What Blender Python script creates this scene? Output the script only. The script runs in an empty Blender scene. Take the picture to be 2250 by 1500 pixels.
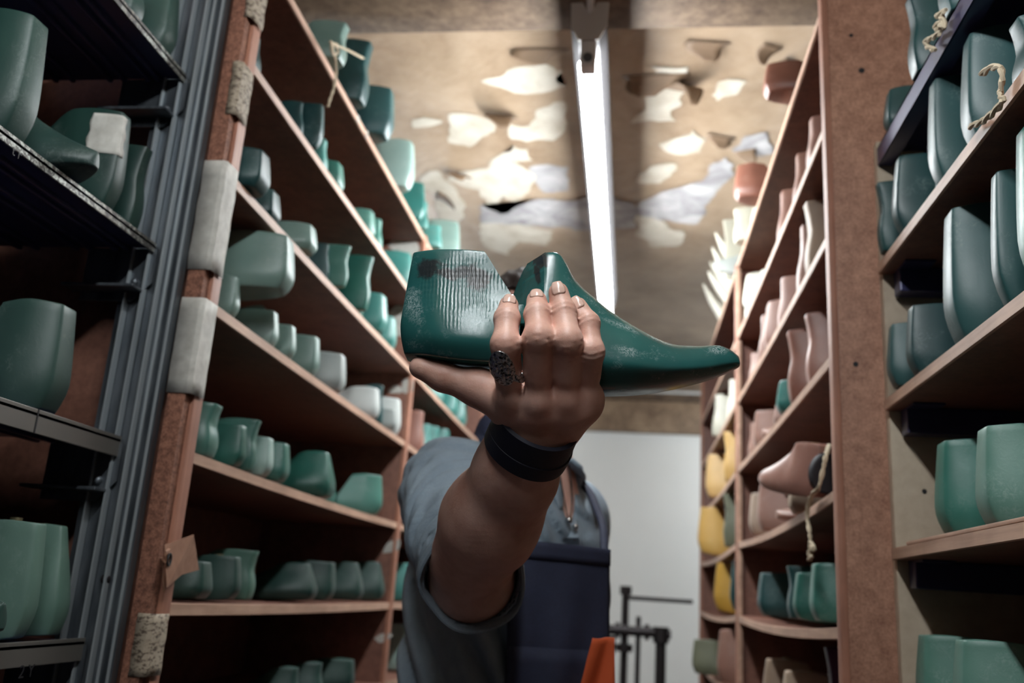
import bpy, bmesh, math, random
import numpy as np
from mathutils import Vector, Matrix, noise as mnoise
random.seed(7)
C = bpy.context.scene.collection
SC = bpy.context.scene
# ------------------------------------------------------------------ camera model
F_PX, W_PX, H_PX = 2000.0, 2250, 1500
CAM_H = 1.2
def cam_basis(vp=(1378, 1322), roll=1.6):
    a = np.array([vp[0]-1125, vp[1]-750, F_PX], float); a /= np.linalg.norm(a)
    r = math.radians(roll)
    up = np.array([math.sin(r), -math.cos(r), 0.0]); up -= up.dot(a)*a; up /= np.linalg.norm(up)
    rt = -np.cross(a, up); rt = rt if rt[0] > 0 else -rt
    return np.stack([rt, a, up])
CM = cam_basis()
def c2w(c): return CM @ np.asarray(c, float) + np.array([0, 0, CAM_H])
def P(u, v, d):                       # picture point at a given distance along the lens axis -> world
    return c2w(((u-1125)/F_PX*d, (v-750)/F_PX*d, d))
def ray(u, v): return CM @ np.array([u-1125, v-750, F_PX])
def on_x(u, v, x): d = ray(u, v); p = d/d[0]*x; return np.array([p[0], p[1], p[2]+CAM_H])
def on_y(u, v, y): d = ray(u, v); p = d/d[1]*y; return np.array([p[0], p[1], p[2]+CAM_H])
def on_z(u, v, z): d = ray(u, v); p = d/d[2]*(z-CAM_H); return np.array([p[0], p[1], p[2]+CAM_H])
CR, CU, CF = CM @ np.array([1., 0, 0]), CM @ np.array([0, -1., 0]), CM @ np.array([0, 0, 1.])

cam_d = bpy.data.cameras.new('camera'); cam = bpy.data.objects.new('camera', cam_d); C.objects.link(cam)
m = Matrix.Identity(4)
for i in range(3):
    m[i][0], m[i][1], m[i][2] = CR[i], CU[i], -CF[i]
m[2][3] = CAM_H
cam.matrix_world = m
cam_d.sensor_width = 36.0; cam_d.lens = 36.0*F_PX/W_PX; cam_d.clip_start = 0.02
cam_d.dof.use_dof = True; cam_d.dof.focus_distance = 0.765; cam_d.dof.aperture_fstop = 5.2
SC.camera = cam
SC.view_settings.view_transform = 'Standard'; SC.view_settings.look = 'None'
SC.view_settings.gamma = 1.0; SC.view_settings.use_curve_mapping = False
SC.view_settings.exposure = 0.42
try: SC.cycles.use_denoising = True
except Exception: pass
SC.cycles.max_bounces = 10; SC.cycles.diffuse_bounces = 4

# ------------------------------------------------------------------ object helpers
def setp(o, label=None, cat=None, group=None, kind=None):
    for k, v in (('label', label), ('category', cat), ('group', group), ('kind', kind)):
        if v: o[k] = v
    return o
def thing(name, label, cat, loc=(0, 0, 0), rz=0.0, group=None):
    o = bpy.data.objects.new(name, None); C.objects.link(o)
    o.empty_display_size = 0.05
    o.location = loc; o.rotation_euler = (0, 0, rz)
    return setp(o, label, cat, group)
def finish(me, smooth, sharp=35.0):
    for p in me.polygons: p.use_smooth = smooth
    if smooth and sharp:
        bm = bmesh.new(); bm.from_mesh(me); a = math.radians(sharp)
        for e in bm.edges:
            if len(e.link_faces) == 2 and e.calc_face_angle(0.0) > a: e.smooth = False
        bm.to_mesh(me); bm.free()
def obj(name, data, mat, parent=None, smooth=True, sharp=35.0, label=None, cat=None, kind=None, group=None):
    """data: bmesh or (verts, faces) in WORLD coordinates unless the parent is turned (then local)."""
    me = bpy.data.meshes.new(name)
    if isinstance(data, tuple):
        me.from_pydata([tuple(map(float, v)) for v in data[0]], [], [tuple(map(int, f)) for f in data[1]]); me.update()
    else:
        bmesh.ops.recalc_face_normals(data, faces=data.faces[:]) if data.faces else None
        if data.calc_volume(signed=True) < 0: bmesh.ops.reverse_faces(data, faces=data.faces[:])
        data.to_mesh(me); data.free()
    finish(me, smooth, sharp)
    if mat: me.materials.append(mat)
    o = bpy.data.objects.new(name, me); C.objects.link(o)
    if parent is not None:
        o.parent = parent
        root = parent
        off = Vector((0, 0, 0))
        while root is not None: off += root.location; root = root.parent
        if not parent.get('_local') and not (parent.parent and parent.parent.get('_local')):
            o.data.transform(Matrix.Translation(-off))
    return setp(o, label, cat, group, kind)
def bx(bm, x0, x1, y0, y1, z0, z1, bev=0.0):
    vs = [bm.verts.new(c) for c in ((x0,y0,z0),(x1,y0,z0),(x1,y1,z0),(x0,y1,z0),(x0,y0,z1),(x1,y0,z1),(x1,y1,z1),(x0,y1,z1))]
    fs = [bm.faces.new([vs[i] for i in q]) for q in ((0,3,2,1),(4,5,6,7),(0,1,5,4),(1,2,6,5),(2,3,7,6),(3,0,4,7))]
    if bev > 0:
        es = list({e for f in fs for e in f.edges})
        bmesh.ops.bevel(bm, geom=es, offset=bev, segments=2, affect='EDGES', profile=0.6)
    return bm
def box(x0, x1, y0, y1, z0, z1, bev=0.0): return bx(bmesh.new(), x0, x1, y0, y1, z0, z1, bev)
def frame_of(t):
    t = Vector(t).normalized(); a = Vector((0, 0, 1)) if abs(t.z) < 0.9 else Vector((1, 0, 0))
    n = t.cross(a).normalized(); return t, n, n.cross(t).normalized()
def tube(bm, pts, r, seg=12, cap=True, r2=None):
    pts = [Vector(p) for p in pts]; n = len(pts); rings = []
    nrm = None
    for i, p in enumerate(pts):
        t = (pts[min(i+1, n-1)]-pts[max(i-1, 0)]).normalized()
        if nrm is None: _, nrm, _ = frame_of(t)
        nrm = (nrm - t*nrm.dot(t)).normalized(); b = t.cross(nrm)
        rr = r[i] if isinstance(r, (list, tuple)) else r
        rings.append([bm.verts.new(p + (nrm*math.cos(k*2*math.pi/seg) + b*math.sin(k*2*math.pi/seg))*rr) for k in range(seg)])
    for a, b in zip(rings, rings[1:]):
        for k in range(seg): bm.faces.new((a[k], a[(k+1) % seg], b[(k+1) % seg], b[k]))
    if cap: bm.faces.new(rings[0][::-1]); bm.faces.new(rings[-1])
    return bm
def grid_faces(n, m_, wrap_m=False, off=0):
    out = []
    for i in range(n-1):
        for j in range(m_ if wrap_m else m_-1):
            j2 = (j+1) % m_
            out.append((off+i*m_+j, off+i*m_+j2, off+(i+1)*m_+j2, off+(i+1)*m_+j))
    return out
def spline(cp, n):                    # Catmull-Rom through control points, n samples by chord length
    cp = np.asarray(cp, float); L = np.r_[0, np.cumsum(np.linalg.norm(np.diff(cp, axis=0), axis=1))]
    t = np.linspace(0, L[-1], n); out = []
    for s in t:
        i = min(max(np.searchsorted(L, s)-1, 0), len(cp)-2); h = L[i+1]-L[i]; q = (s-L[i])/h
        p1, p2 = cp[i], cp[i+1]
        m1 = (cp[i+1]-cp[i-1])/(L[i+1]-L[i-1])*h if i > 0 else p2-p1
        m2 = (cp[i+2]-cp[i])/(L[i+2]-L[i])*h if i+2 < len(cp) else p2-p1
        out.append((2*q**3-3*q**2+1)*p1+(q**3-2*q**2+q)*m1+(-2*q**3+3*q**2)*p2+(q**3-q**2)*m2)
    return np.array(out)
def twine(pts, r=0.0016, n=60, twist=260.0):
    """two-ply string through the points"""
    c = spline(pts, n); bm = bmesh.new()
    L = np.r_[0, np.cumsum(np.linalg.norm(np.diff(c, axis=0), axis=1))]
    for ph in (0, math.pi):
        pp = []
        for i in range(n):
            t = c[min(i+1, n-1)]-c[max(i-1, 0)]; _, a, b = frame_of(t)
            w = L[i]*twist*6.28/10+ph
            pp.append(Vector(c[i])+(a*math.cos(w)+b*math.sin(w))*r*0.7)
        tube(bm, pp, r, 6)
    return bm

# ------------------------------------------------------------------ materials
def mat(name, base=(0.5, 0.5, 0.5), rough=0.5, metal=0.0, **kw):
    m_ = bpy.data.materials.new(name); m_.use_nodes = True
    b = m_.node_tree.nodes['Principled BSDF']
    b.inputs['Base Color'].default_value = (*base, 1); b.inputs['Roughness'].default_value = rough; b.inputs['Metallic'].default_value = metal
    for k, v in kw.items(): b.inputs[k.replace('_', ' ')].default_value = v
    return m_
class NT:
    def __init__(s, m_): s.t = m_.node_tree; s.n = s.t.nodes; s.b = s.n['Principled BSDF']; s.co = None
    def new(s, ty, **kw):
        n = s.n.new(ty)
        for k, v in kw.items(): setattr(n, k, v)
        return n
    def l(s, a, b): s.t.links.new(a, b)
    def coord(s, scale=(1, 1, 1), out='Object', rot=(0, 0, 0)):
        tc = s.new('ShaderNodeTexCoord'); mp = s.new('ShaderNodeMapping')
        mp.inputs['Scale'].default_value = scale; mp.inputs['Rotation'].default_value = rot
        s.l(tc.outputs[out], mp.inputs['Vector']); return mp.outputs['Vector']
    def noise(s, vec, scale, detail=4.0, rough=0.55, dist=0.0):
        n = s.new('ShaderNodeTexNoise'); n.inputs['Scale'].default_value = scale; n.inputs['Detail'].default_value = detail
        n.inputs['Roughness'].default_value = rough; n.inputs['Distortion'].default_value = dist
        s.l(vec, n.inputs['Vector']); return n.outputs['Fac']
    def ramp(s, fac, stops):
        r = s.new('ShaderNodeValToRGB'); e = r.color_ramp.elements
        while len(e) < len(stops): e.new(0.5)
        for el, (p, c) in zip(e, stops): el.position = p; el.color = (*c, 1) if len(c) == 3 else c
        s.l(fac, r.inputs['Fac']); return r.outputs['Color']
    def mix(s, fac, a, b, mode='MIX'):
        x = s.new('ShaderNodeMix', data_type='RGBA', blend_type=mode)
        for sock, v in ((x.inputs[0], fac), (x.inputs[6], a), (x.inputs[7], b)):
            if hasattr(v, 'links') or hasattr(v, 'is_linked'): s.l(v, sock)
            elif isinstance(v, (int, float)): sock.default_value = v
            else: sock.default_value = (*v, 1)
        return x.outputs[2]
    def math(s, op, a, b=0.0):
        x = s.new('ShaderNodeMath', operation=op)
        for sock, v in ((x.inputs[0], a), (x.inputs[1], b)):
            if isinstance(v, (int, float)): sock.default_value = v
            else: s.l(v, sock)
        return x.outputs[0]
    def bump(s, h, strength=0.3, dist=0.002, nrm=None):
        b = s.new('ShaderNodeBump'); b.inputs['Strength'].default_value = strength; b.inputs['Distance'].default_value = dist
        s.l(h, b.inputs['Height'])
        if nrm is not None: s.l(nrm, b.inputs['Normal'])
        return b.outputs['Normal']
    def col(s, c): s.l(c, s.b.inputs['Base Color'])
    def rgh(s, c): s.l(c, s.b.inputs['Roughness'])
    def nrm(s, c): s.l(c, s.b.inputs['Normal'])

def m_board(name, c1, c2, scale=60, rough=0.6):          # pressed chip board / hardboard
    m_ = mat(name, c1, rough); t = NT(m_); v = t.coord()
    n1 = t.noise(v, scale, 6, 0.7); n2 = t.noise(v, scale*4, 3, 0.6); n3 = t.noise(v, 5, 4, 0.6)
    f = t.math('ADD', t.math('MULTIPLY', n1, 0.7), t.math('MULTIPLY', n2, 0.3))
    c = t.ramp(f, [(0.35, c1), (0.62, c2)])
    c = t.mix(t.ramp(n3, [(0.35, (0.62,)*3), (0.7, (1.05,)*3)]), (0, 0, 0), c) if False else t.mix(0.5, c, t.ramp(n3, [(0.35, (0.55, 0.5, 0.5)), (0.7, (1.0, 1.0, 1.0))]), 'MULTIPLY')
    t.col(c); t.nrm(t.bump(n2, 0.25, 0.001)); return m_
def m_wood(name, c1, c2, axis='Y', rough=0.55, sc=1.0):  # long-grained plank
    m_ = mat(name, c1, rough); t = NT(m_)
    s = {'X': (1.2, 30, 30), 'Y': (30, 1.2, 30), 'Z': (30, 30, 1.2)}[axis]
    v = t.coord(tuple(k*sc for k in s)); n1 = t.noise(v, 1.6, 6, 0.65, 0.6); n2 = t.noise(v, 7, 3, 0.6)
    f = t.math('ADD', t.math('MULTIPLY', n1, 0.75), t.math('MULTIPLY', n2, 0.25))
    w = t.noise(t.coord(), 9, 4, 0.6)
    c = t.mix(0.55, t.ramp(f, [(0.33, c1), (0.66, c2)]), t.ramp(w, [(0.35, (0.5, 0.46, 0.45)), (0.68, (1, 1, 1))]), 'MULTIPLY')
    t.col(c); t.nrm(t.bump(f, 0.2, 0.001)); return m_
def m_last(name, c, c_dark=None, rough=0.34, scuff=(0.42, 0.5, 0.48), amt=0.5, wood=False):
    m_ = mat(name, c, rough); t = NT(m_); v = t.coord()
    oi = t.new('ShaderNodeObjectInfo')
    sc = t.new('ShaderNodeVectorMath', operation='SCALE'); cx = t.new('ShaderNodeCombineXYZ')
    for i in range(3): t.l(oi.outputs['Random'], cx.inputs[i])
    sc.inputs['Scale'].default_value = 7.0; t.l(cx.outputs[0], sc.inputs[0])
    ad = t.new('ShaderNodeVectorMath', operation='ADD'); t.l(v, ad.inputs[0]); t.l(sc.outputs[0], ad.inputs[1]); v = ad.outputs[0]
    n1 = t.noise(v, 22, 6, 0.65); n2 = t.noise(v, 160, 4, 0.7, 1.5); n3 = t.noise(v, 9, 3, 0.5)
    base = t.ramp(n3, [(0.3, c_dark or tuple(k*0.55 for k in c)), (0.65, c)])
    k = t.math('MULTIPLY', t.ramp(n1, [(0.52, (0, 0, 0)), (0.72, (1, 1, 1))]), t.ramp(n2, [(0.45, (0, 0, 0)), (0.6, (1, 1, 1))]))
    cc = t.mix(t.math('MULTIPLY', k, amt), base, scuff)
    hs = t.new('ShaderNodeHueSaturation'); t.l(cc, hs.inputs['Color'])
    t.l(t.math('ADD', t.math('MULTIPLY', oi.outputs['Random'], 0.6), 0.7), hs.inputs['Value'])
    t.l(t.math('ADD', t.math('MULTIPLY', oi.outputs['Random'], -0.3), 1.1), hs.inputs['Saturation'])
    t.col(hs.outputs['Color'])
    t.rgh(t.math('ADD', t.math('MULTIPLY', n1, 0.3), rough-0.12))
    t.nrm(t.bump(t.math('ADD', n2, t.math('MULTIPLY', n1, 0.6)), 0.12, 0.0012)); return m_
# ------------------------------------------------------------------ room
M_BOARD = m_board('brown_chipboard', (0.27, 0.12, 0.072), (0.52, 0.275, 0.18), 70)
M_SHELF = m_board('red_brown_hardboard', (0.15, 0.062, 0.042), (0.24, 0.105, 0.07), 25, 0.55)
M_EDGE = m_wood('planed_shelf_edge', (0.40, 0.235, 0.16), (0.68, 0.44, 0.32), 'Y')
M_POST = m_wood('red_wood_post', (0.30, 0.12, 0.075), (0.52, 0.25, 0.165), 'Z')
M_ROUGH = m_board('rough_chipboard_edge', (0.10, 0.035, 0.02), (0.36, 0.16, 0.10), 160, 0.8)
M_BEIGE = m_board('beige_panel', (0.50, 0.40, 0.29), (0.58, 0.48, 0.36), 20, 0.6)
M_METAL = mat('dull_zinc_metal', (0.20, 0.23, 0.26), 0.42, 0.75)
t = NT(M_METAL); v = t.coord((8, 8, 1.5)); n = t.noise(v, 6, 5, 0.6)
t.col(t.ramp(n, [(0.3, (0.085, 0.098, 0.112)), (0.7, (0.19, 0.21, 0.23))])); t.rgh(t.ramp(n, [(0.3, (0.3,)*3), (0.7, (0.55,)*3)]))
M_NAVY = mat('navy_enamelled_metal', (0.045, 0.045, 0.115), 0.3, 0.2)
M_EDGEMETAL = mat('scuffed_shelf_lip', (0.2, 0.19, 0.17), 0.5, 0.5)
t = NT(M_EDGEMETAL); v = t.coord(); n = t.noise(v, 120, 5, 0.7, 1.0); n2 = t.noise(v, 14, 3)
t.col(t.mix(t.ramp(n, [(0.48, (0, 0, 0)), (0.56, (1, 1, 1))]), (0.10, 0.095, 0.09), t.ramp(n2, [(0.4, (0.27, 0.25, 0.22)), (0.65, (0.46, 0.5, 0.46))])))
M_BLACK = mat('blackened_iron', (0.035, 0.03, 0.032), 0.45, 0.6)
M_WHITE = mat('white_wall_paint', (0.8, 0.82, 0.81), 0.5)
t = NT(M_WHITE); n = t.noise(t.coord(), 1.5, 4); t.col(t.ramp(n, [(0.3, (0.76, 0.785, 0.775)), (0.7, (0.83, 0.85, 0.84))]))
M_CEIL = mat('tan_ceiling_paint', (0.42, 0.30, 0.20), 0.36)
t = NT(M_CEIL); v = t.coord(); n = t.noise(v, 4, 8, 0.62, 0.4); n2 = t.noise(v, 30, 4, 0.6)
f = t.math('ADD', t.math('MULTIPLY', n, 0.8), t.math('MULTIPLY', n2, 0.2))
t.col(t.ramp(f, [(0.3, (0.215, 0.14, 0.085)), (0.5, (0.34, 0.245, 0.165)), (0.72, (0.43, 0.325, 0.23))])); t.nrm(t.bump(f, 0.5, 0.02))
M_BEAM = m_board('stained_brown_beam', (0.065, 0.038, 0.023), (0.17, 0.115, 0.072), 12, 0.6)
M_PLASTER = mat('bare_white_plaster', (0.78, 0.74, 0.66), 0.8)
t = NT(M_PLASTER); n = t.noise(t.coord(), 14, 5); t.col(t.ramp(n, [(0.3, (0.43, 0.38, 0.30)), (0.6, (0.58, 0.54, 0.46))])); t.nrm(t.bump(n, 0.3, 0.004))
M_PLASTERG = mat('grey_damp_plaster', (0.5, 0.49, 0.5), 0.8)
t = NT(M_PLASTERG); n = t.noise(t.coord(), 10, 5, 0.6, 0.6); t.col(t.ramp(n, [(0.35, (0.24, 0.225, 0.235)), (0.62, (0.47, 0.46, 0.46))]))
M_FLOOR = m_board('worn_concrete_floor', (0.045, 0.042, 0.04), (0.09, 0.085, 0.08), 8, 0.7)
M_WALL = m_board('brown_side_wall', (0.10, 0.075, 0.06), (0.17, 0.13, 0.10), 6, 0.8)
M_PAPER = mat('yellowed_paper', (0.55, 0.52, 0.46), 0.7)
t = NT(M_PAPER); n = t.noise(t.coord(), 60, 4); t.col(t.ramp(n, [(0.3, (0.42, 0.40, 0.36)), (0.7, (0.6, 0.58, 0.53))]))
M_INK = mat('black_marker_ink', (0.01, 0.01, 0.012), 0.6)
M_TWINE = mat('pale_hemp_twine', (0.55, 0.46, 0.33), 0.9)

ZC = 1.25 + CAM_H      # ceiling height
YB = 5.5               # back wall
XL, XR, Y0 = -2.5, 2.4, -2.6
obj('floor', box(XL-.1, XR+.1, Y0-.1, YB+.1, -0.1, 0), M_FLOOR, kind='structure', smooth=False)
ceil = obj('ceiling', box(XL-.1, XR+.1, Y0-.1, YB+.1, ZC, ZC+0.1), M_CEIL, kind='structure', smooth=False)
obj('wall_left', box(XL-.1, XL, Y0, YB, 0, ZC), M_WALL, kind='structure', smooth=False)
obj('wall_right', box(XR, XR+.1, Y0, YB, 0, ZC), M_WALL, kind='structure', smooth=False)
obj('wall_rear', box(XL, XR, Y0-.1, Y0, 0, ZC), M_WALL, kind='structure', smooth=False)
zb = on_y(1420, 953, YB)[2]
obj('wall_back', box(XL, XR, YB, YB+.1, 0, ZC), M_WHITE, kind='structure', smooth=False)
zt = on_y(1420, 880, YB-.06)[2]
obj('trim_1', box(XL, XR, YB-.06, YB+.01, zb, zt, 0.006), m_board('tan_wall_beam', (0.17, 0.11, 0.07), (0.36, 0.26, 0.17), 12, 0.6), kind='structure', label='brown stained beam across the top of the white back wall')
obj('trim_3', box(XL, XR, YB-.035, YB+.01, zt+.012, ZC-.02, 0.004), M_BEAM, kind='structure')
# beam across the ceiling above the near end of the lamp
zbeam = 1.13 + CAM_H
yb1 = on_z(1285, 68, zbeam)[1]; yb0 = yb1-0.14
obj('trim_2', box(XL, XR, yb0, yb1, zbeam, ZC+.02, 0.008), M_BEAM, kind='structure', label='brown beam crossing the ceiling above the near lamp end')

PATCH = [
 ([(1060,178),(1105,165),(1130,145),(1200,142),(1238,160),(1222,172),(1242,192),(1190,208),(1120,205)],0),
 ([(990,255),(1030,248),(1075,262),(1095,290),(1060,300),(1030,320),(990,312),(985,285)],0),
 ([(1112,270),(1160,275),(1180,235),(1245,228),(1240,280),(1220,310),(1150,312),(1120,300)],0),
 ([(905,267),(940,258),(970,262),(965,275),(910,278)],0),
 ([(1085,350),(1130,322),(1160,330),(1165,350),(1120,362),(1180,372),(1170,410),(1130,450),(1105,430),(1085,470),(1050,420),(985,395),(1010,378),(1070,370)],0),
 ([(920,385),(955,375),(990,400),(1020,430),(1015,460),(1010,495),(975,500),(960,460),(965,430),(930,410)],0),
 ([(1165,365),(1200,360),(1250,370),(1250,420),(1200,425),(1180,400)],1),
 ([(1060,450),(1100,470),(1180,440),(1260,440),(1260,500),(1150,495),(1110,500),(1055,490)],1),
 ([(1052,490),(1150,492),(1212,508),(1205,540),(1140,530),(1115,560),(1060,540)],0),
 ([(1415,205),(1455,193),(1500,200),(1490,225),(1478,245),(1485,268),(1390,268),(1425,240)],0),
 ([(1565,210),(1590,182),(1630,180),(1625,205),(1580,222)],0),
 ([(1450,315),(1500,305),(1530,288),(1555,300),(1540,335),(1500,342),(1460,330)],0),
 ([(1400,400),(1430,365),(1475,358),(1480,375),(1450,400),(1420,405)],0),
 ([(1385,465),(1450,420),(1540,400),(1570,360),(1600,345),(1610,380),(1560,440),(1530,495),(1440,480)],1),
 ([(1395,472),(1440,475),(1470,500),(1510,510),(1495,540),(1440,545),(1400,520)],0),
 ([(1630,300),(1680,290),(1700,335),(1640,345),(1610,330)],1),
 ([(1430,150),(1500,150),(1505,160),(1440,165)],0),
 ([(1240,440),(1330,430),(1400,450),(1390,500),(1260,505)],1),
]
for pi, (poly, g) in enumerate(PATCH):
    c = [on_z(u, v, ZC-0.001-.0002*pi) for u, v in poly]; pts = []
    for a, b in zip(c, c[1:]+c[:1]):
        L = np.linalg.norm(b-a); k = max(3, int(L/0.02))
        for i in range(k):
            p = a+(b-a)*i/k; q = mnoise.noise_vector(Vector(p)*22)*0.020 + mnoise.noise_vector(Vector(p)*70)*0.007
            pts.append(p+np.array([q.x, q.y, 0]))
    bm = bmesh.new(); f = bm.faces.new([bm.verts.new(p) for p in pts])
    bmesh.ops.triangulate(bm, faces=[f]); 
    obj('plaster_patch', bm, M_PLASTERG if g else M_PLASTER, ceil, smooth=False)
M_FLAKE = mat('curled_tan_paint_flake', (0.20, 0.13, 0.08), 0.6)
def flake(u, v, ln, wd, ang, curl):
    o = on_z(u, v, ZC-.0056); n, m_ = 9, 5; vs = []
    for i in range(n):
        s = i/(n-1); a = curl*s
        dx = ln*(math.sin(a)/curl); dz = -ln*((1-math.cos(a))/curl)
        for j in range(m_):
            w = (j/(m_-1)-.5)*wd*(1-0.75*s*s) + 0.1*wd*math.sin(5*s+u)
            vs.append((o[0]+dx*math.cos(ang)-w*math.sin(ang), o[1]+dx*math.sin(ang)+w*math.cos(ang), o[2]+dz))
    ob = obj('paint_flake', (vs, grid_faces(n, m_)), M_FLAKE, ceil)
    md = ob.modifiers.new('thick', 'SOLIDIFY'); md.thickness = 0.0012
for a in ((1102,262,.10,.09,-1.4,1.5),(1488,200,.16,.07,-1.2,1.5),(1558,92,.05,.10,1.7,1.1),(1695,100,.05,.05,2.0,1.3),(1700,145,.05,.07,.6,1.2),
          (1180,108,.04,.13,1.6,1.0),(1430,165,.06,.16,1.5,1.1),(1640,330,.05,.06,1.2,1.4),(1000,385,.07,.09,-1.0,1.3),(1590,300,.04,.08,1.9,1.0),(960,430,.08,.06,.3,1.2)):
    flake(*a)

# ------------------------------------------------------------------ tube lamps
M_TUBE = mat('lit_fluorescent_tube', (0.9, 0.95, 1), 0.3)
b = M_TUBE.node_tree.nodes['Principled BSDF']; b.inputs['Emission Color'].default_value = (0.93, 0.98, 1.0, 1); b.inputs['Emission Strength'].default_value = 75.0
M_TUBE2 = M_TUBE.copy(); M_TUBE2.name = 'older_fluorescent_tube'; M_TUBE2.node_tree.nodes['Principled BSDF'].inputs['Emission Strength'].default_value = 58.0
M_LAMP = mat('grey_lamp_bracket', (0.6, 0.57, 0.53), 0.5)
M_HOUSE = mat('dull_dark_lamp_housing', (0.05, 0.047, 0.05), 0.7)
M_LAMPW = mat('white_lamp_socket', (0.82, 0.82, 0.8), 0.4)
def lamp(xc, y0, y1, zt, label, name='fluorescent_lamp', turn=None, tm=None):
    t_ = thing(name, label, 'lamp', (xc, (y0+y1)/2, zt+.06))
    bm = bmesh.new(); tube(bm, [(xc, y0+.035, zt), (xc, y1-.035, zt)], 0.019, 20); obj('tube', bm, tm or M_TUBE, t_)
    # batten: trapezoid channel
    pr = [(-.018, .034), (.018, .034), (.032, .052), (.032, .085), (-.032, .085), (-.032, .052)]
    bm = bmesh.new(); a = [bm.verts.new((xc+x, y0, zt+z)) for x, z in pr]; c = [bm.verts.new((xc+x, y1, zt+z)) for x, z in pr]
    for i in range(6): bm.faces.new((a[i], a[(i+1) % 6], c[(i+1) % 6], c[i]))
    bm.faces.new(a[::-1]); bm.faces.new(c); obj('housing', bm, M_HOUSE, t_, sharp=20)
    for y, s in ((y0, 1), (y1, -1)):
        bm = bmesh.new(); bx(bm, xc-.014, xc+.014, min(y, y+s*.035), max(y, y+s*.035), zt-.021, zt+.036, .005)
        e = obj('tube_socket', bm, M_LAMPW, t_)
        bm = bmesh.new(); tube(bm, [(xc, y-s*.003, zt-.006), (xc, y+s*.002, zt-.006)], 0.0085, 16); obj('socket_screw', bm, M_METAL, e)
        # forked hanging bracket on the housing end
        bm = bmesh.new()
        q = [(-.018, .028), (.018, .028), (.032, .056), (.034, .104), (.013, .104), (.0, .078), (-.013, .104), (-.034, .104), (-.032, .056)]
        a = [bm.verts.new((xc+x, y-s*.004, zt+z)) for x, z in q]; c = [bm.verts.new((xc+x, y+s*.001, zt+z)) for x, z in q]
        for i in range(9): bm.faces.new((a[i], a[(i+1) % 9], c[(i+1) % 9], c[i]))
        bm.faces.new(a[::-1]); bm.faces.new(c); obj('end_bracket', bm, M_LAMP, t_, smooth=False)
    for y in (y0+.25, y1-.25):
        bm = bmesh.new(); tube(bm, [(xc, y, zt+.08), (xc, y, ZC+.004)], .004, 8); obj('hanging_rod', bm, M_LAMP, t_)
    bm = bmesh.new(); tube(bm, spline([(xc, y0+.02, zt+.08), (xc+.002, y0-.02, zt+.10), (xc+.006, y0-.07, zt+.14), (xc-.004, y0-.16, zt+.22), (xc-.004, y0-.30, ZC-.004)], 24), .0065, 10)
    obj('cable', bm, M_LAMPW, t_)
    if turn: t_.location, t_.rotation_euler = turn[0], (0, 0, turn[1])
ZL = 0.93 + CAM_H
pn = on_z(1283, 120, ZL); pf = on_z(1339, 720, ZL)
lamp((pn[0]+pf[0])/2, pn[1], pn[1]+1.56, ZL, 'lit fluorescent tube lamp hanging from the peeling ceiling above the man')
lamp((pn[0]+pf[0])/2, pn[1]-2.25, pn[1]-0.69, ZL, 'lit fluorescent tube lamp farther up the aisle, behind the viewer', tm=M_TUBE2)
lamp(0, 0, 1.56, ZL, 'added unseen fluorescent lamp behind the chipboard-ended rack, brightening the white wall', turn=((1.42, 4.55, ZL+.06), math.pi/2))  # added out of view to light the white back wall
lamp(0, 0, 1.56, ZL, 'added unseen fluorescent lamp behind the labelled rack, brightening the white wall', turn=((-1.75, 4.55, ZL+.06), math.pi/2))  # second added lamp, hidden from view, doubling the light on the back wall
w = bpy.data.worlds.new('room_ambient'); SC.world = w; w.use_nodes = True
w.node_tree.nodes['Background'].inputs[0].default_value = (0.5, 0.55, 0.7, 1); w.node_tree.nodes['Background'].inputs[1].default_value = 0.05

# ------------------------------------------------------------------ racks
LF, LB = -0.55, -0.88                  # wooden rack with labelled post: front and back planes
LY = [1.072, 2.165, 3.27]
LZ = [z+CAM_H for z in (0.880, 0.704, 0.525, 0.343, 0.148, -0.036, -0.213, -0.40, -0.60, -0.82, -1.06)]
RF, RB = 0.275, 0.60
RY = [1.25, 2.40, 3.60]
RZ = [z+CAM_H for z in (0.905, 0.705, 0.530, 0.350, 0.163, -0.014, -0.20, -0.39, -0.59, -0.81, -1.05)]
TB = 0.015
def shelf_board(x0, x1, y0, y1, z, parent, front, sag=0.0, edge=None):
    n = 9; vs = []; ys = np.linspace(y0, y1, n)
    bm = bmesh.new(); rows = []
    xf = front; xb = x1 if front == x0 else x0
    for y in ys:
        q = (y-y0)/(y1-y0); dz = -sag*4*q*(1-q)
        rows.append([bm.verts.new(c) for c in ((xb, y, z+dz), (xf, y, z+dz), (xf, y, z-TB+dz), (xb, y, z-TB+dz))])
    for a, c in zip(rows, rows[1:]):
        for k in range(4): bm.faces.new((a[k], a[(k+1) % 4], c[(k+1) % 4], c[k]))
    bm.faces.new(rows[0]); bm.faces.new(rows[-1][::-1])
    s = obj('shelf', bm, M_SHELF, parent, sharp=20)
    # planed lipping along the front edge
    sg = 1 if front == x1 else -1
    bm = bmesh.new(); rows = []
    for y in ys:
        q = (y-y0)/(y1-y0); dz = -sag*4*q*(1-q)
        a_, b_ = front-sg*.0005, front+sg*.003
        rows.append([bm.verts.new(c) for c in ((a_, y, z+dz), (b_, y, z-.0008+dz), (b_, y, z-TB+.0008+dz), (a_, y, z-TB+dz))])
    for a, c in zip(rows, rows[1:]):
        for k in range(4): bm.faces.new((a[k], a[(k+1) % 4], c[(k+1) % 4], c[k]))
    bm.faces.new(rows[0]); bm.faces.new(rows[-1][::-1])
    obj('shelf_edge', bm, edge or M_EDGE, s, smooth=False)
    return s
rackL = thing('wooden_rack', 'tall red-brown wooden rack of green lasts with paper labels on its end post', 'rack', ((LF+LB)/2, 2.16, 0))
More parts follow.
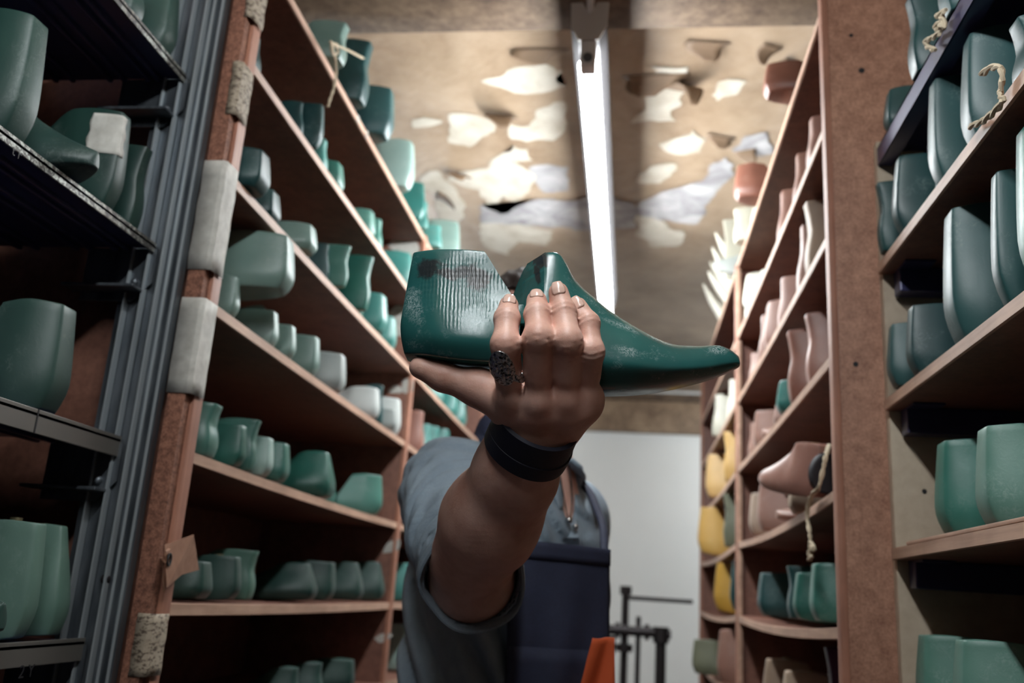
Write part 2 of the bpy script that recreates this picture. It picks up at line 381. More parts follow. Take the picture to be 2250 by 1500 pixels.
for i, y in enumerate(LY):
    ht = LZ[0]+(.05 if i == 0 else .003)
    o = obj('upright', box(LB, LF-.004, y-.011, y+.011, 0, ht, .001), M_SHELF, rackL)
    obj('post_edge', box(LF-.004, LF+.006, y-.012, y+.012, 0, ht, .002), M_POST, o)
obj('post_edge', box(LF-.022, LF+.001, LY[0]-.0285, LY[0]-.011, 0, LZ[0]+.05, .0015), M_ROUGH, rackL, label='rough chipboard strip beside the metal post')
obj('back_panel', box(LB-.008, LB, LY[0], LY[2], 0, LZ[0]), M_SHELF, rackL, smooth=False)
for k, z in enumerate(LZ):
    for a, c in zip(LY, LY[1:]):
        shelf_board(LB, LF, a+.011, c-.011, z, rackL, LF, (0.0, .002, .003, .002, .004, .003)[k] if k < 6 else .003)
        for y in (a+.013, c-.013):
            pass
rackR = thing('wooden_rack', 'tall red-brown wooden rack of brown and cream lasts ending in a chipboard panel', 'rack', ((RF+RB)/2, 2.4, 0))
for i, y in enumerate(RY):
    ht = RZ[0]+(.06 if i == 0 else .003)
    o = obj('upright', box(RF+.004, RB, y, y+.02, 0, ht, .001), M_BOARD if i == 0 else M_SHELF, rackR, label='chipboard end panel' if i == 0 else None)
    obj('post_edge', box(RF-.006, RF+.004, y-.001, y+.022, 0, ht, .002), M_POST, o)
    if i == 1: obj('post_edge', box(RF-.003, RF+.007, y-.016, y-.001, 0, ht, .002), M_EDGE, o)
for u, v, r in ((1880, 800, .0035), (1870, 78, .003), (1893, 155, .0045)):
    p = on_y(u, v, RY[0]); bm = bmesh.new(); tube(bm, [(p[0], RY[0]-.0006, p[2]), (p[0], RY[0]+.002, p[2])], r, 14)
    obj('screw_hole', bm, M_INK, rackR)
obj('back_panel', box(RB, RB+.008, RY[0], RY[2], 0, RZ[0]), M_SHELF, rackR, smooth=False)
for k, z in enumerate(RZ):
    for j, (a, c) in enumerate(zip(RY, RY[1:])):
        shelf_board(RF, RB, a+.02, c, z, rackR, RF, .012 if (k in (4, 5) and j == 0) or (j == 1 and k > 2) else .003)
# beige-ended rack on the near right
NF, NB, NY0, NY1 = 0.337, 0.62, 0.28, 1.235
NZ = [z+CAM_H for z in (0.645, 0.470, 0.279, 0.087, -0.10, -0.30, -0.52, -0.75, -1.0)]
rackN = thing('wooden_rack', 'low wooden rack of green lasts with a pale beige end panel and navy brackets', 'rack', ((NF+NB)/2, (NY0+NY1)/2, 0))
pz = on_y(1920, 312, NY1)[2]
obj('end_panel', box(NF-.001, NB, NY1-.002, NY1+.014, 0, pz, .001), M_BEIGE, rackN, label='pale beige end panel')
obj('end_panel', box(NF, NB, NY0-.014, NY0, 0, pz, .001), M_BEIGE, rackN)
for u, v, r in ((2031, 1079, .003),):
    p = on_y(u, v, NY1-.002); bm = bmesh.new(); tube(bm, [(p[0], NY1-.0028, p[2]), (p[0], NY1, p[2])], r, 14); obj('screw_hole', bm, M_INK, rackN)
obj('back_panel', box(NB, NB+.008, NY0, NY1, 0, pz), M_BEIGE, rackN, smooth=False)
for k, z in enumerate(NZ):
    if k == 0:       # folded metal shelf on top
        bm = bmesh.new(); bx(bm, NF-.001, NB, NY0, NY1-.004, z-.003, z); bx(bm, NF-.001, NF+.001, NY0, NY1-.004, z-.026, z); bx(bm, NF, NF+.02, NY0, NY1-.004, z-.026, z-.024)
        for x in (.40, .43, .5, .53): bx(bm, x, x+.006, NY0, NY1-.004, z-.008, z-.002)
        obj('metal_shelf', bm, M_NAVY, rackN, smooth=False, label='dark folded metal shelf')
    else:
        s = shelf_board(NF-.004, NB, NY0, NY1-.003, z, rackN, NF-.004, 0.0)
        for y in (NY1-.004-.03,):
            bm = bmesh.new(); bx(bm, NF+.012, NB, y-.0, y+.028, z-TB-.034, z-TB-.0005, .002)
            bx(bm, NF+.012, NF+.05, y-.03, y+.028, z-TB-.003, z-TB-.0005)
            obj('shelf_bracket', bm, M_NAVY, s, smooth=False)
obj('splinter_strip', box(NF-.006, NF+.001, 0.55, 1.17, NZ[3], NZ[3]+.004, .0008), M_EDGE, rackN, label='thin wooden strip lying along the shelf edge')
# metal rack on the near left
M_LIP = mat('grey_metal_lip', (0.16, 0.15, 0.135), 0.5, 0.4)
MF, MB_, MY0, MY1 = -0.611, -0.93, 0.25, 1.03
MZ = [z+CAM_H for z in (0.645, 0.400, 0.150, -0.082, -0.33, -0.6, -0.9)]
rackM = thing('metal_rack', 'grey ribbed metal shelving rack of big green lasts at the near end', 'rack', ((MF+MB_)/2, (MY0+MY1)/2, 0))
M_RIB = mat('bright_rib_highlight', (0.33, 0.36, 0.375), 0.38, 0.4)  # lighter colour paints the shine along the post ribs
def ribbed_post(x0, x1, y, parent, name='post'):
    ribs = [0.0, .165, .185, .205, .445, .47, .495, .685, .71, .735, .84, .86, .90, .92, 1.0]
    hh =   [0.0, .0, .004, .0, .0, .005, .0, .0, .005, .0, 0, -.005, -.005, 0, 0]
    bm = bmesh.new(); a = []; c = []
    for q, h in zip(ribs, hh):
        x = x0+(x1-x0)*q
        a.append((bm.verts.new((x, y-h, 0)), bm.verts.new((x, y-h, ZC-.02))))
    for (p, q), (r, s) in zip(a, a[1:]): bm.faces.new((p, r, s, q))
    e = [[bm.verts.new((x, y+.0125, z)) for z in (0, ZC-.02)] for x in (x0, x1)]
    bm.faces.new((e[0][0], a[0][0], a[0][1], e[0][1])); bm.faces.new((a[-1][0], e[1][0], e[1][1], a[-1][1])); bm.faces.new((e[1][0], e[0][0], e[0][1], e[1][1]))
    po = obj(name, bm, M_METAL, parent, sharp=15)
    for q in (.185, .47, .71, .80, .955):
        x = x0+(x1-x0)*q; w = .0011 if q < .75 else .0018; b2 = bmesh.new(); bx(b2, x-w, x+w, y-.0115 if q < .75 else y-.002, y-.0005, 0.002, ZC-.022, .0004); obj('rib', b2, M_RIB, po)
    return po
ribbed_post(-.652, -.575, MY1, rackM)
ribbed_post(-.93, -.85, MY1, rackM)
obj('back_panel', box(MB_-.012, MB_-.004, MY0, MY1+.012, 0, ZC-.05), M_NAVY, rackM, smooth=False)
p = on_y(232, 1272, MY1-.004); bm = bmesh.new(); bmesh.ops.create_uvsphere(bm, u_segments=16, v_segments=10, radius=.0058, matrix=Matrix.Translation(p)); obj('bolt_head', bm, M_BLACK, rackM)
for k, z in enumerate(MZ):
    bm = bmesh.new(); bx(bm, MB_, MF, MY0, MY1-.006, z-.003, z); bx(bm, MB_, MF-.004, MY0, MY1-.006, z-.03, z-.028) if False else None
    for x in (-.88, -.86, -.80, -.775, -.72, -.70, -.665, -.65): bx(bm, x, x+.007, MY0, MY1-.008, z-.009, z-.002, .002)
    s = obj('metal_shelf', bm, M_NAVY, rackM, smooth=False)
    lipz = .009 if k < 2 else .021; lm_ = M_EDGEMETAL if k < 2 else M_LIP
    bm = bmesh.new(); bx(bm, MF-.0025, MF, MY0, MY1-.004, z-lipz, z+.004, .0008)
    obj('shelf_lip', bm, lm_, s, smooth=False, label='scuffed pale shelf lip')
    if k == 2:
        p = on_x(80, 925, MF); bm = bmesh.new(); bx(bm, MF, MF+.0006, p[1]-.001, p[1]+.001, z-lipz, z+.004); obj('lip_joint', bm, M_INK, s, smooth=False)
    # triangular gusset with bolt under the shelf end, and a support rail
    yq = MY1-.0065
    bm = bmesh.new(); tri = [(MF+.004, z-.004), (MF-.09, z-.004), (MF-.09, z-.075), (MF-.02, z-.075), (MF+.004, z-.05)]
    a = [bm.verts.new((x, yq, zz)) for x, zz in tri]; c = [bm.verts.new((x, yq+.002, zz)) for x, zz in tri]
    for i in range(5): bm.faces.new((a[i], a[(i+1) % 5], c[(i+1) % 5], c[i]))
    bm.faces.new(a[::-1]); bm.faces.new(c); g = obj('gusset', bm, M_METAL, s, smooth=False)
    bm = bmesh.new(); bx(bm, MF-.10, MF-.004, yq-.028, yq, z-.064, z-.060, .001); obj('support_rail', bm, M_METAL, s, smooth=False)
    bm = bmesh.new(); bmesh.ops.create_uvsphere(bm, u_segments=14, v_segments=8, radius=.005, matrix=Matrix.Translation((MF-.018, yq-.002, z-.05))); obj('bolt_head', bm, M_METAL, s)
def lip_text(txt, u, v, size, z, parent):
    """marker writing on a shelf lip (faces the aisle)"""
    cu = bpy.data.curves.new('marker_writing', 'FONT'); cu.body = txt; cu.size = size; cu.extrude = .0002
    o = bpy.data.objects.new('marker_writing', cu); C.objects.link(o)
    p = on_x(u, v, MF); dg = bpy.context.evaluated_depsgraph_get()
    me = bpy.data.meshes.new_from_object(o.evaluated_get(dg)); bpy.data.objects.remove(o)
    me.transform(Matrix(((0, 0, 1, MF+.0006), (1, 0, 0, p[1]), (0, 1, 0, p[2]), (0, 0, 0, 1))))
    me.materials.append(M_INK); ob = bpy.data.objects.new('marker_writing', me); C.objects.link(ob)
    ob.parent = parent; me.transform(Matrix.Translation(-parent.location))
# paper labels folded round the labelled post
def post_label(v0, v1, name, m_, w0=-.0235, w1=.009, ink=False):
    z1 = on_y(500, v0, LY[0]-.029)[2]; z0 = on_y(470, v1, LY[0]-.029)[2]
    bm = bmesh.new(); n = 8; rows = []
    for i in range(n):
        z = z0+(z1-z0)*i/(n-1)
        row = []
        for x, y in ((LF+w0, LY[0]-.0295), (LF+.002, LY[0]-.0297), (LF+.0075, LY[0]-.027), (LF+w1-.001, LY[0]-.012), (LF+w1-.001, LY[0]+.006)):
            row.append(bm.verts.new((x+.0006*math.sin(9*z*20), y-.0004*math.cos(13*z*9), z)))
        rows.append(row)
    for a, c in zip(rows, rows[1:]):
        for k in range(4): bm.faces.new((a[k], a[k+1], c[k+1], c[k]))
    o = obj(name, bm, m_, rackL, sharp=25); md = o.modifiers.new('thick', 'SOLIDIFY'); md.thickness = .0006
    return o, z0, z1
post_label(353, 592, 'paper_label', M_PAPER)
post_label(655, 865, 'paper_label', M_PAPER)
M_OLD = mat('old_printed_label', (0.36, 0.29, 0.21), 0.75)
t = NT(M_OLD); n = t.noise(t.coord((1, 1, 2)), 140, 4, 0.7); t.col(t.ramp(n, [(0.42, (0.10, 0.07, 0.05)), (0.5, (0.38, 0.31, 0.23))]))
post_label(135, 250, 'paper_label', M_OLD, -.006, .009)
post_label(-30, 38, 'paper_label', M_OLD, -.002, .011)
post_label(1360, 1500, 'paper_label', M_OLD, -.012, .009)
# white labels and painted spots on the second upright (face towards the viewer)
def upright_spot(pts, y, m_, parent):
    c = [on_y(u, v, y) for u, v in pts]; bm = bmesh.new(); c = spline(np.array(c+[c[0]]), 26)[:-1]
    a = [bm.verts.new(p) for p in c]; b_ = [bm.verts.new(p+np.array([0, .0008, 0])) for p in c]; n = len(a)
    bm.faces.new(a); bm.faces.new(b_[::-1])
    for i in range(n): bm.faces.new((a[i], a[(i+1) % n], b_[(i+1) % n], b_[i]))
    obj('paper_label', bm, m_, parent, smooth=False)
yq = LY[1]-.0117
for pts in ([(852,540),(865,524),(895,520),(915,530),(920,555),(885,562)], [(845,700),(870,672),(895,680),(890,735),(850,730)], [(852,856),(868,846),(882,852),(882,862),(855,862)],
            [(884,834),(905,832),(905,860),(886,862)], [(840,1215),(852,1192),(878,1186),(874,1208)], [(822,1402),(838,1392),(862,1392),(862,1398),(835,1412)]):
    upright_spot(pts, yq, M_PAPER, rackL)
# ------------------------------------------------------------------ shoe lasts
G_DULL = m_last('dull_shaded_green_plastic', (0.019, 0.058, 0.046), (0.011, 0.035, 0.030), 0.42, (0.14, 0.18, 0.16), 0.5)  # green darkened in colour for the dim metal rack and lower shelves
G_SAGE = m_last('sage_green_plastic', (0.10, 0.25, 0.195), (0.065, 0.18, 0.14), 0.38, (0.36, 0.46, 0.42), 0.35)
G_MID = m_last('shaded_green_plastic', (0.032, 0.135, 0.105), (0.02, 0.09, 0.07), 0.34, (0.26, 0.36, 0.32), 0.35)  # darker copy of the green, fifth-shelf shade put into its colour
G_DULLP = m_last('dull_shaded_pale_green_plastic', (0.10, 0.20, 0.155), (0.06, 0.13, 0.10), 0.42, (0.2, 0.28, 0.24), 0.4)  # pale green with the dim shelves' shade put into its colour
G_DEEP = m_last('deep_teal_plastic', (0.012, 0.070, 0.070), (0.007, 0.042, 0.046), 0.38, (0.22, 0.30, 0.29), 0.35)
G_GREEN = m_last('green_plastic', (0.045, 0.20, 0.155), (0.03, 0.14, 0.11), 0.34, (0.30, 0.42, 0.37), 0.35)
G_PALE = m_last('pale_green_plastic', (0.22, 0.33, 0.29), (0.15, 0.25, 0.22), 0.36, (0.5, 0.55, 0.5), 0.3)
G_TEAL = m_last('bright_teal_plastic', (0.04, 0.235, 0.205), (0.03, 0.16, 0.14), 0.32, (0.4, 0.55, 0.5), 0.3)
G_GREY = m_last('grey_plastic', (0.42, 0.46, 0.44), (0.3, 0.34, 0.33), 0.4, (0.6, 0.6, 0.58), 0.3)
B_BROWN = m_last('red_brown_plastic', (0.30, 0.125, 0.085), (0.20, 0.08, 0.055), 0.36, (0.5, 0.36, 0.3), 0.3)
B_PINK = m_last('pinkish_wood_plastic', (0.33, 0.18, 0.135), (0.25, 0.125, 0.095), 0.4, (0.6, 0.48, 0.42), 0.3)
B_BEIGE = m_last('beige_wood', (0.42, 0.31, 0.22), (0.30, 0.21, 0.15), 0.5, (0.55, 0.45, 0.36), 0.3)
B_CREAM = m_last('cream_plastic', (0.54, 0.53, 0.43), (0.45, 0.43, 0.35), 0.35, (0.75, 0.75, 0.7), 0.3)
B_YELLOW = m_last('mustard_yellow_plastic', (0.66, 0.40, 0.11), (0.5, 0.29, 0.07), 0.4, (0.8, 0.65, 0.35), 0.3)
B_OLIVE = m_last('olive_grey_plastic', (0.17, 0.18, 0.12), (0.11, 0.12, 0.08), 0.45, (0.3, 0.3, 0.22), 0.4)
B_PURPLE = m_last('dark_purple_plastic', (0.10, 0.03, 0.09), (0.06, 0.02, 0.06), 0.4, (0.2, 0.1, 0.16), 0.3)
G_NAVY = m_last('navy_plastic', (0.02, 0.025, 0.09), (0.012, 0.015, 0.06), 0.35, (0.1, 0.1, 0.2), 0.2)
M_THIM = mat('brass_thimble', (0.36, 0.30, 0.18), 0.35, 0.9)

def cosspace(n): return 0.5-0.5*np.cos(np.linspace(0, math.pi, n))
def last_part(Bc, Tc, W, ns=30, nt=14, bulge=0.0, kinkL=None, kinkR=None, r0=0.0, r1=0.0, e0=0.0, e1=0.0, shear0=0.0, bev=0.0016, belly=0.24, flare=0.0, waist=1.0):
    """One block of a last. Bc/Tc: lower and upper outline (x, z). W: [(s, sole, belly, top half width)].
    kinkL/kinkR: height below which the end wall stands upright (the hinge slot). r0/r1: rounded end lengths, e0/e1 their least width."""
    S = cosspace(ns); T = np.linspace(0, 1, nt)
    b = spline(Bc, 200); tt = spline(Tc, 200)
    W = np.asarray(W, float)
    V = np.zeros((2, ns, nt, 3))
    for i, s in enumerate(S):
        pb = np.array([np.interp(s, np.linspace(0, 1, 200), b[:, k]) for k in (0, 1)])
        pt = np.array([np.interp(s, np.linspace(0, 1, 200), tt[:, k]) for k in (0, 1)])
        wb, wm, wt = (np.interp(s, W[:, 0], W[:, k]) for k in (1, 2, 3))
        E = 1.0
        if r0 > 0 and s < r0: E = e0+(1-e0)*math.sqrt(max(0, 1-(1-s/r0)**2))
        if r1 > 0 and s > 1-r1: E = min(E, e1+(1-e1)*math.sqrt(max(0, 1-((s-1+r1)/r1)**2)))
        for j, t_ in enumerate(T):
            kl = kinkL if kinkL is not None else 0.0; kr = kinkR if kinkR is not None else 0.0
            k = kl*(1-s)+kr*s if (kinkL is not None or kinkR is not None) else 0.0
            q = max(0.0, (t_-k)/(1-k)) if k > 0 else t_
            x = pb[0]+(pt[0]-pb[0])*q; z = pb[1]+(pt[1]-pb[1])*t_
            if flare: bl = .55*math.sin(math.pi*min(t_/0.6, 1.0))+(flare*((t_-.45)/.55)**2 if t_ > .45 else 0)
            else: bl = math.sin(math.pi/2*min(t_/.32, 1.0))*(1-.45*max(0, (t_-.32)/.68)**1.5)
            x -= bulge*bl*(1-s)**3
            if t_ < belly: h = wb+(wm-wb)*math.sin(t_/belly*math.pi/2)
            else:
                u = (t_-belly)/(1-belly); h1 = wt+(wm-wt)*(1-u**1.8)**0.75
                u2 = min(1, u/waist); ln = .35 if waist == 1 else .08; h2 = wt+(wm-wt)*(ln*(1-u)+(1-ln)*(1-u2*u2*(3-2*u2)))
                cone = min(1, max(0, (wt/wm-.3)/.25)); h = h1*(1-cone)+h2*cone
            h *= E
            for a, sg in enumerate((-1, 1)):
                xx = x-shear0*sg*h*(1-s)**5
                V[a, i, j] = (xx, sg*max(h, 0.0006), z)
    vs = V.reshape(-1, 3); n2 = ns*nt
    fc = [tuple(reversed(f)) for f in grid_faces(ns, nt)]
    fc = [f[::-1] for f in grid_faces(ns, nt)] + grid_faces(ns, nt, off=n2)
    I = lambda a, i, j: a*n2+i*nt+j
    for i in range(ns-1):
        fc.append((I(0, i, 0), I(0, i+1, 0), I(1, i+1, 0), I(1, i, 0)))
        fc.append((I(0, i, nt-1), I(1, i, nt-1), I(1, i+1, nt-1), I(0, i+1, nt-1)))
    for j in range(nt-1):
        fc.append((I(0, 0, j), I(1, 0, j), I(1, 0, j+1), I(0, 0, j+1)))
        fc.append((I(0, ns-1, j), I(0, ns-1, j+1), I(1, ns-1, j+1), I(1, ns-1, j)))
    bm = bmesh.new(); bv = [bm.verts.new(v) for v in vs]
    for f in fc: bm.faces.new([bv[i] for i in f])
    bmesh.ops.recalc_face_normals(bm, faces=bm.faces[:])
    if bev:
        es = [e for e in bm.edges if len(e.link_faces) == 2 and e.calc_face_angle(0) > math.radians(48)]
        bmesh.ops.bevel(bm, geom=es, offset=bev, segments=2, affect='EDGES', profile=0.5)
    return bm
def ring_bm(x, y, z, r, h=0.003):
    bm = bmesh.new(); n = 20; rows = []
    for rr, zz in ((r, z-.001), (r, z+h*.5), (r*.6, z+h*.5), (r*.55, z-.012), (0.0001, z-.012)):
        rows.append([bm.verts.new((x+rr*math.cos(k*2*math.pi/n), y+rr*math.sin(k*2*math.pi/n), zz)) for k in range(n)])
    for a, c in zip(rows, rows[1:]):
        for k in range(n): bm.faces.new((a[k], a[(k+1) % n], c[(k+1) % n], c[k]))
    return bm
KINDS = {}
def kind_def(k):
    """parts of each kind of last (local: heel at x=0, toe along +x, sole at z=0)"""
    if k == 'hinged':
        a = last_part([(.010,.007),(.05,.002),(.108,.004)], [(.014,.100),(.05,.101),(.078,.097)], [(0,.026,.030,.023),(.4,.030,.034,.026),(1,.030,.034,.026)], 20, 12, .012, None, .42, .55, 0, .45, 0)
        b = last_part([(.110,.004),(.16,.0),(.21,.004),(.262,.014)], [(.128,.098),(.142,.100),(.156,.092),(.19,.062),(.225,.042),(.262,.030)], [(0,.030,.034,.016),(.3,.036,.040,.008),(.6,.036,.040,.004),(.85,.026,.030,.003),(1,.016,.02,.003)], 24, 12, 0, .42, None, 0, .22, 0, .15)
        return [('heel_block', a, None), ('forepart', b, None), ('thimble', ring_bm(.045, 0, .1005, .008), M_THIM)], .262, .100
    if k == 'tall':
        a = last_part([(.008,.005),(.06,.002),(.16,.0),(.25,.012)], [(.012,.134),(.05,.136),(.082,.130),(.10,.112),(.14,.075),(.20,.045),(.25,.028)], [(0,.026,.030,.022),(.25,.031,.035,.025),(.45,.032,.037,.012),(.7,.036,.040,.004),(1,.016,.02,.003)], 34, 14, .010, flare=.9, r0=.30, r1=.16, e0=.45, e1=.15)
        return [('last_body', a, None), ('thimble', ring_bm(.045, 0, .1355, .008), M_THIM)], .25, .135
    if k == 'low':
        a = last_part([(.010,.006),(.06,.002),(.16,.0),(.255,.012)], [(.014,.088),(.04,.090),(.078,.086),(.12,.070),(.17,.052),(.21,.040),(.255,.030)], [(0,.027,.032,.025),(.25,.032,.037,.029),(.45,.034,.040,.012),(.7,.039,.043,.005),(1,.022,.026,.004)], 34, 13, .010, r0=.30, r1=.18, e0=.45, e1=.2)
        return [('last_body', a, None), ('thimble', ring_bm(.05, 0, .0895, .0085), M_THIM)], .255, .089
    if k == 'slim':
        a = last_part([(.006,.008),(.05,.002),(.15,.0),(.24,.012)], [(.016,.120),(.04,.122),(.062,.116),(.085,.092),(.13,.06),(.19,.036),(.24,.024)], [(0,.022,.025,.017),(.25,.025,.029,.019),(.45,.026,.030,.008),(.7,.030,.033,.004),(1,.010,.013,.002)], 30, 12, .006, flare=.6, r0=.28, r1=.2, e0=.4, e1=.15)
        return [('last_body', a, None)], .24, .121
    if k == 'bell':      # cone narrowing strongly towards a small flat top
        a = last_part([(.006,.006),(.06,.002),(.16,.0),(.25,.012)], [(.026,.112),(.05,.113),(.078,.108),(.10,.092),(.15,.062),(.20,.043),(.25,.030)], [(0,.030,.037,.017),(.25,.035,.043,.020),(.45,.036,.042,.012),(.7,.038,.042,.005),(1,.02,.024,.004)], 34, 16, .012, r0=.34, r1=.18, e0=.45, e1=.2, waist=.9)
        return [('last_body', a, None), ('thimble', ring_bm(.05, 0, .1125, .0085), M_THIM)], .25, .112
    if k == 'notched':   # one piece with scored line near the top of the cone
        a = last_part([(.008,.005),(.06,.002),(.16,.0),(.25,.012)], [(.010,.112),(.05,.114),(.085,.110),(.11,.095),(.15,.066),(.20,.045),(.25,.030)], [(0,.028,.032,.025),(.25,.033,.037,.029),(.45,.035,.040,.013),(.7,.038,.042,.005),(1,.02,.024,.004)], 34, 14, .011, r0=.30, r1=.18, e0=.5, e1=.2)
        bm = bmesh.new(); bx(bm, .0045, .030, -.030, .030, .0955, .0968)
        return [('last_body', a, None), ('thimble', ring_bm(.055, 0, .113, .0085), M_THIM)], .25, .113
def get_kind(k, mt):
    key = (k, mt.name)
    if key not in KINDS:
        parts, L, H = kind_def(k); out = []
        for nm, bm, pm in parts:
            bmesh.ops.recalc_face_normals(bm, faces=bm.faces[:])
            if bm.calc_volume(signed=True) < 0: bmesh.ops.reverse_faces(bm, faces=bm.faces[:])
            zlo = min(v.co.z for v in bm.verts) if nm != 'thimble' else 0
            bm.transform(Matrix.Translation((0, 0, -zlo)))
            me = bpy.data.meshes.new(nm); bm.to_mesh(me); bm.free(); finish(me, True, 40); me.materials.append(pm or mt)
            out.append((nm, me))
        KINDS[key] = (out, L, H)
    return KINDS[key]
def new_last(k, mt, label, group, loc, rot=(0, 0, 0), scale=(1, 1, 1), detail=True):
    parts, L, H = get_kind(k, mt)
    r = bpy.data.objects.new('shoe_last', None); C.objects.link(r); r.empty_display_size = .03
    r.location = loc; r.rotation_euler = rot; r.scale = scale; r['_local'] = 1
    for nm, me in parts:
        if nm == 'thimble' and not detail: continue
        o = bpy.data.objects.new(nm, me); C.objects.link(o); o.parent = r
    return setp(r, label, 'shoe last', group)

ORD = ['first', 'second', 'third', 'fourth', 'fifth', 'sixth', 'seventh', 'eighth', 'ninth', 'tenth', 'eleventh', 'twelfth', 'thirteenth']
SHN = ['top', 'second', 'third', 'fourth', 'fifth', 'sixth', 'seventh', 'eighth']
RACK = {  # front plane, shelf heights, aisle side (+1: aisle lies towards +X), label tail
 'L': (LF, LZ, 1, 'from the labelled post, {} shelf of its wooden rack'),
 'F': (LF, LZ, 1, 'behind the man\'s arm, {} shelf of the labelled rack'),
 'R': (RF, RZ, -1, 'from the chipboard end, {} shelf of that rack'),
 'S': (RF, RZ, -1, 'beyond the inner post, {} shelf of the chipboard-ended rack'),
 'N': (NF, NZ, -1, 'from the beige panel, {} shelf of that rack'),
 'M': (MF, MZ, 1, 'from the metal post, {} metal shelf'),
}
GRP = {'L': 'lasts on the labelled wooden rack', 'F': 'lasts on the far bay of the labelled rack', 'R': 'lasts on the chipboard-ended rack', 'S': 'lasts beyond the inner post', 'N': 'lasts on the beige-ended rack', 'M': 'lasts on the metal rack'}
BAY = {'L': (LY[0]+.012, LY[1]-.012), 'F': (LY[1]+.012, LY[2]-.012), 'R': (RY[0]+.02, RY[1]-.016), 'S': (RY[1]+.022, RY[2]), 'N': (NY0, NY1-.004), 'M': (MY0, MY1-.007)}
def fill(rack, k, items):
    """items: (u_heel, v_base, v_top, kind, material, look, opts). The pixel gives the place along the shelf and the height."""
    fx, zs, side, tail = RACK[rack]; z = zs[k]; rec = []
    for it in items:
        u, vb, vt, kd, mt, look = it[:6]; o = it[6] if len(it) > 6 else {}
        y = o.get('y') or on_x(u, vb, fx+side*o.get('out', -.004))[1]
        d = ray(u, vt); h = d[2]/d[1]*y+CAM_H-z-o.get('lift', 0)
        rec.append([y, h, kd, mt, look, o])
    rec.sort(key=lambda r: r[0]); res = []
    lo_, hi_ = BAY[rack]
    for r in rec: hw = min(.5*r[5].get('w', .06), .042)+.004; r[0] = min(max(r[0], lo_+hw), hi_-hw)
    if rack in 'NM':
        for i in range(len(rec)-2, -1, -1): rec[i][0] = min(rec[i][0], rec[i+1][0]-.056)
    else:
        for i in range(1, len(rec)): rec[i][0] = max(rec[i][0], rec[i-1][0]+.032)
    for i, (y, h, kd, mt, look, o) in enumerate(rec):
        parts, L, H = get_kind(kd, mt)
        gaps = [abs(rec[j][0]-y) for j in (i-1, i+1) if 0 <= j < len(rec) and not rec[j][5].get('free')]
        wmax = min([o.get('w') or .082]+[g*0.93 for g in gaps])
        sz = o.get('sz') or min(max(h/H, .55), 1.6)
        if k > 0 and not o.get('over'): sz = min(sz, (zs[k-1]-TB-.006-z-o.get('lift', 0)-.005)/(H+.004))
        sx = o.get('sx') or min(max(sz, .8), 1.15); sy = min(o.get('sy') or 9, max(wmax/.084, .3), 1.05)
        yaw = o.get('yaw', random.uniform(-.06, .06))
        if rack == 'M': sx = min(sx, .86)
        if rack == 'N': sx = min(sx, 1.0)
        base = math.pi if side > 0 else 0.0
        out = o.get('out', -.004)
        ori = o.get('ori', 'heel')
        if ori == 'heel': loc = [fx+side*out, y, z]; rot = [0, 0, base+yaw]
        elif ori == 'toe': loc = [fx+side*out-side*L*sx, y, z]; rot = [0, 0, base+math.pi+yaw]
        elif ori == 'along': loc = [fx+side*out-side*.045, y, z]; rot = [0, 0, math.pi/2*(1 if o.get('toward', 1) > 0 else -1)+yaw]
        else: loc = [fx+side*out, y, z]; rot = [0, 0, base+yaw]
        loc[2] += o.get('lift', 0)+.0006
        if 'rot' in o: rot = o['rot']
        if 'dx' in o: loc[0] += o['dx']
        n_ = (len(rec)-1-i if rack in 'NM' else i)+(1 if (rack, k) == ('R', 4) else 0)
        lab = f"{look} last, {ORD[min(n_, 12)]} {tail.format(SHN[k] if rack != 'M' else SHN[k])}"
        r = new_last(kd, mt, lab, GRP[rack], loc, rot, (sx, sy, sz)); res.append(r)
        r['_key'] = 0; del r['_key']
    return res

# --- labelled wooden rack, first bay
l0 = fill('L', 0, [(756,152,58,'tall',G_PALE,'grey-green twine-tied',dict(sy=.9,out=.03)), (806,228,98,'tall',G_DEEP,'dark teal tall narrow',dict(out=.03)), (856,302,202,'notched',G_DEEP,'dark teal flat-topped',dict(out=.04)),
  (905,420,315,'low',G_PALE,'grey-topped hollow',dict(out=.03)), (932,480,405,'low',G_TEAL,'bright teal short',dict(out=.02)), (953,525,468,'slim',G_TEAL,'bright teal slim',dict(out=.02))])
fill('L', 1, [(556,142,95,'slim',G_DEEP,'dark teal slim'), (672,270,226,'slim',G_DEEP,'dark teal pointed'), (702,318,232,'notched',G_DEEP,'dark green round-backed',dict(out=.01)), (722,362,336,'slim',G_TEAL,'small bright teal'), (752,402,362,'low',G_GREEN,'short green'),
  (822,500,466,'low',G_GREEN,'low green'), (842,535,484,'slim',G_GREEN,'slim mid-green'), (905,622,560,'low',G_TEAL,'squat teal')])
fill('L', 2, [(575,432,354,'notched',G_DEEP,'dark teal glossy',dict(out=.02)), (580,455,424,'low',G_DEEP,'low dark teal',dict(y=1.25)), (690,560,517,'low',G_PALE,'pale grey-green round',dict(out=.015)), (724,620,538,'slim',G_DEEP,'dark teal wavy'), (760,648,540,'tall',G_GREEN,'tall curved green',dict(out=.02)),
  (812,668,566,'tall',G_GREEN,'tall flared green',dict(out=.02)), (815,678,612,'slim',G_GREEN,'thin green',dict(y=1.74)), (847,715,650,'low',G_TEAL,'rounded teal',dict(out=.01)), (870,745,700,'low',G_TEAL,'small teal')])
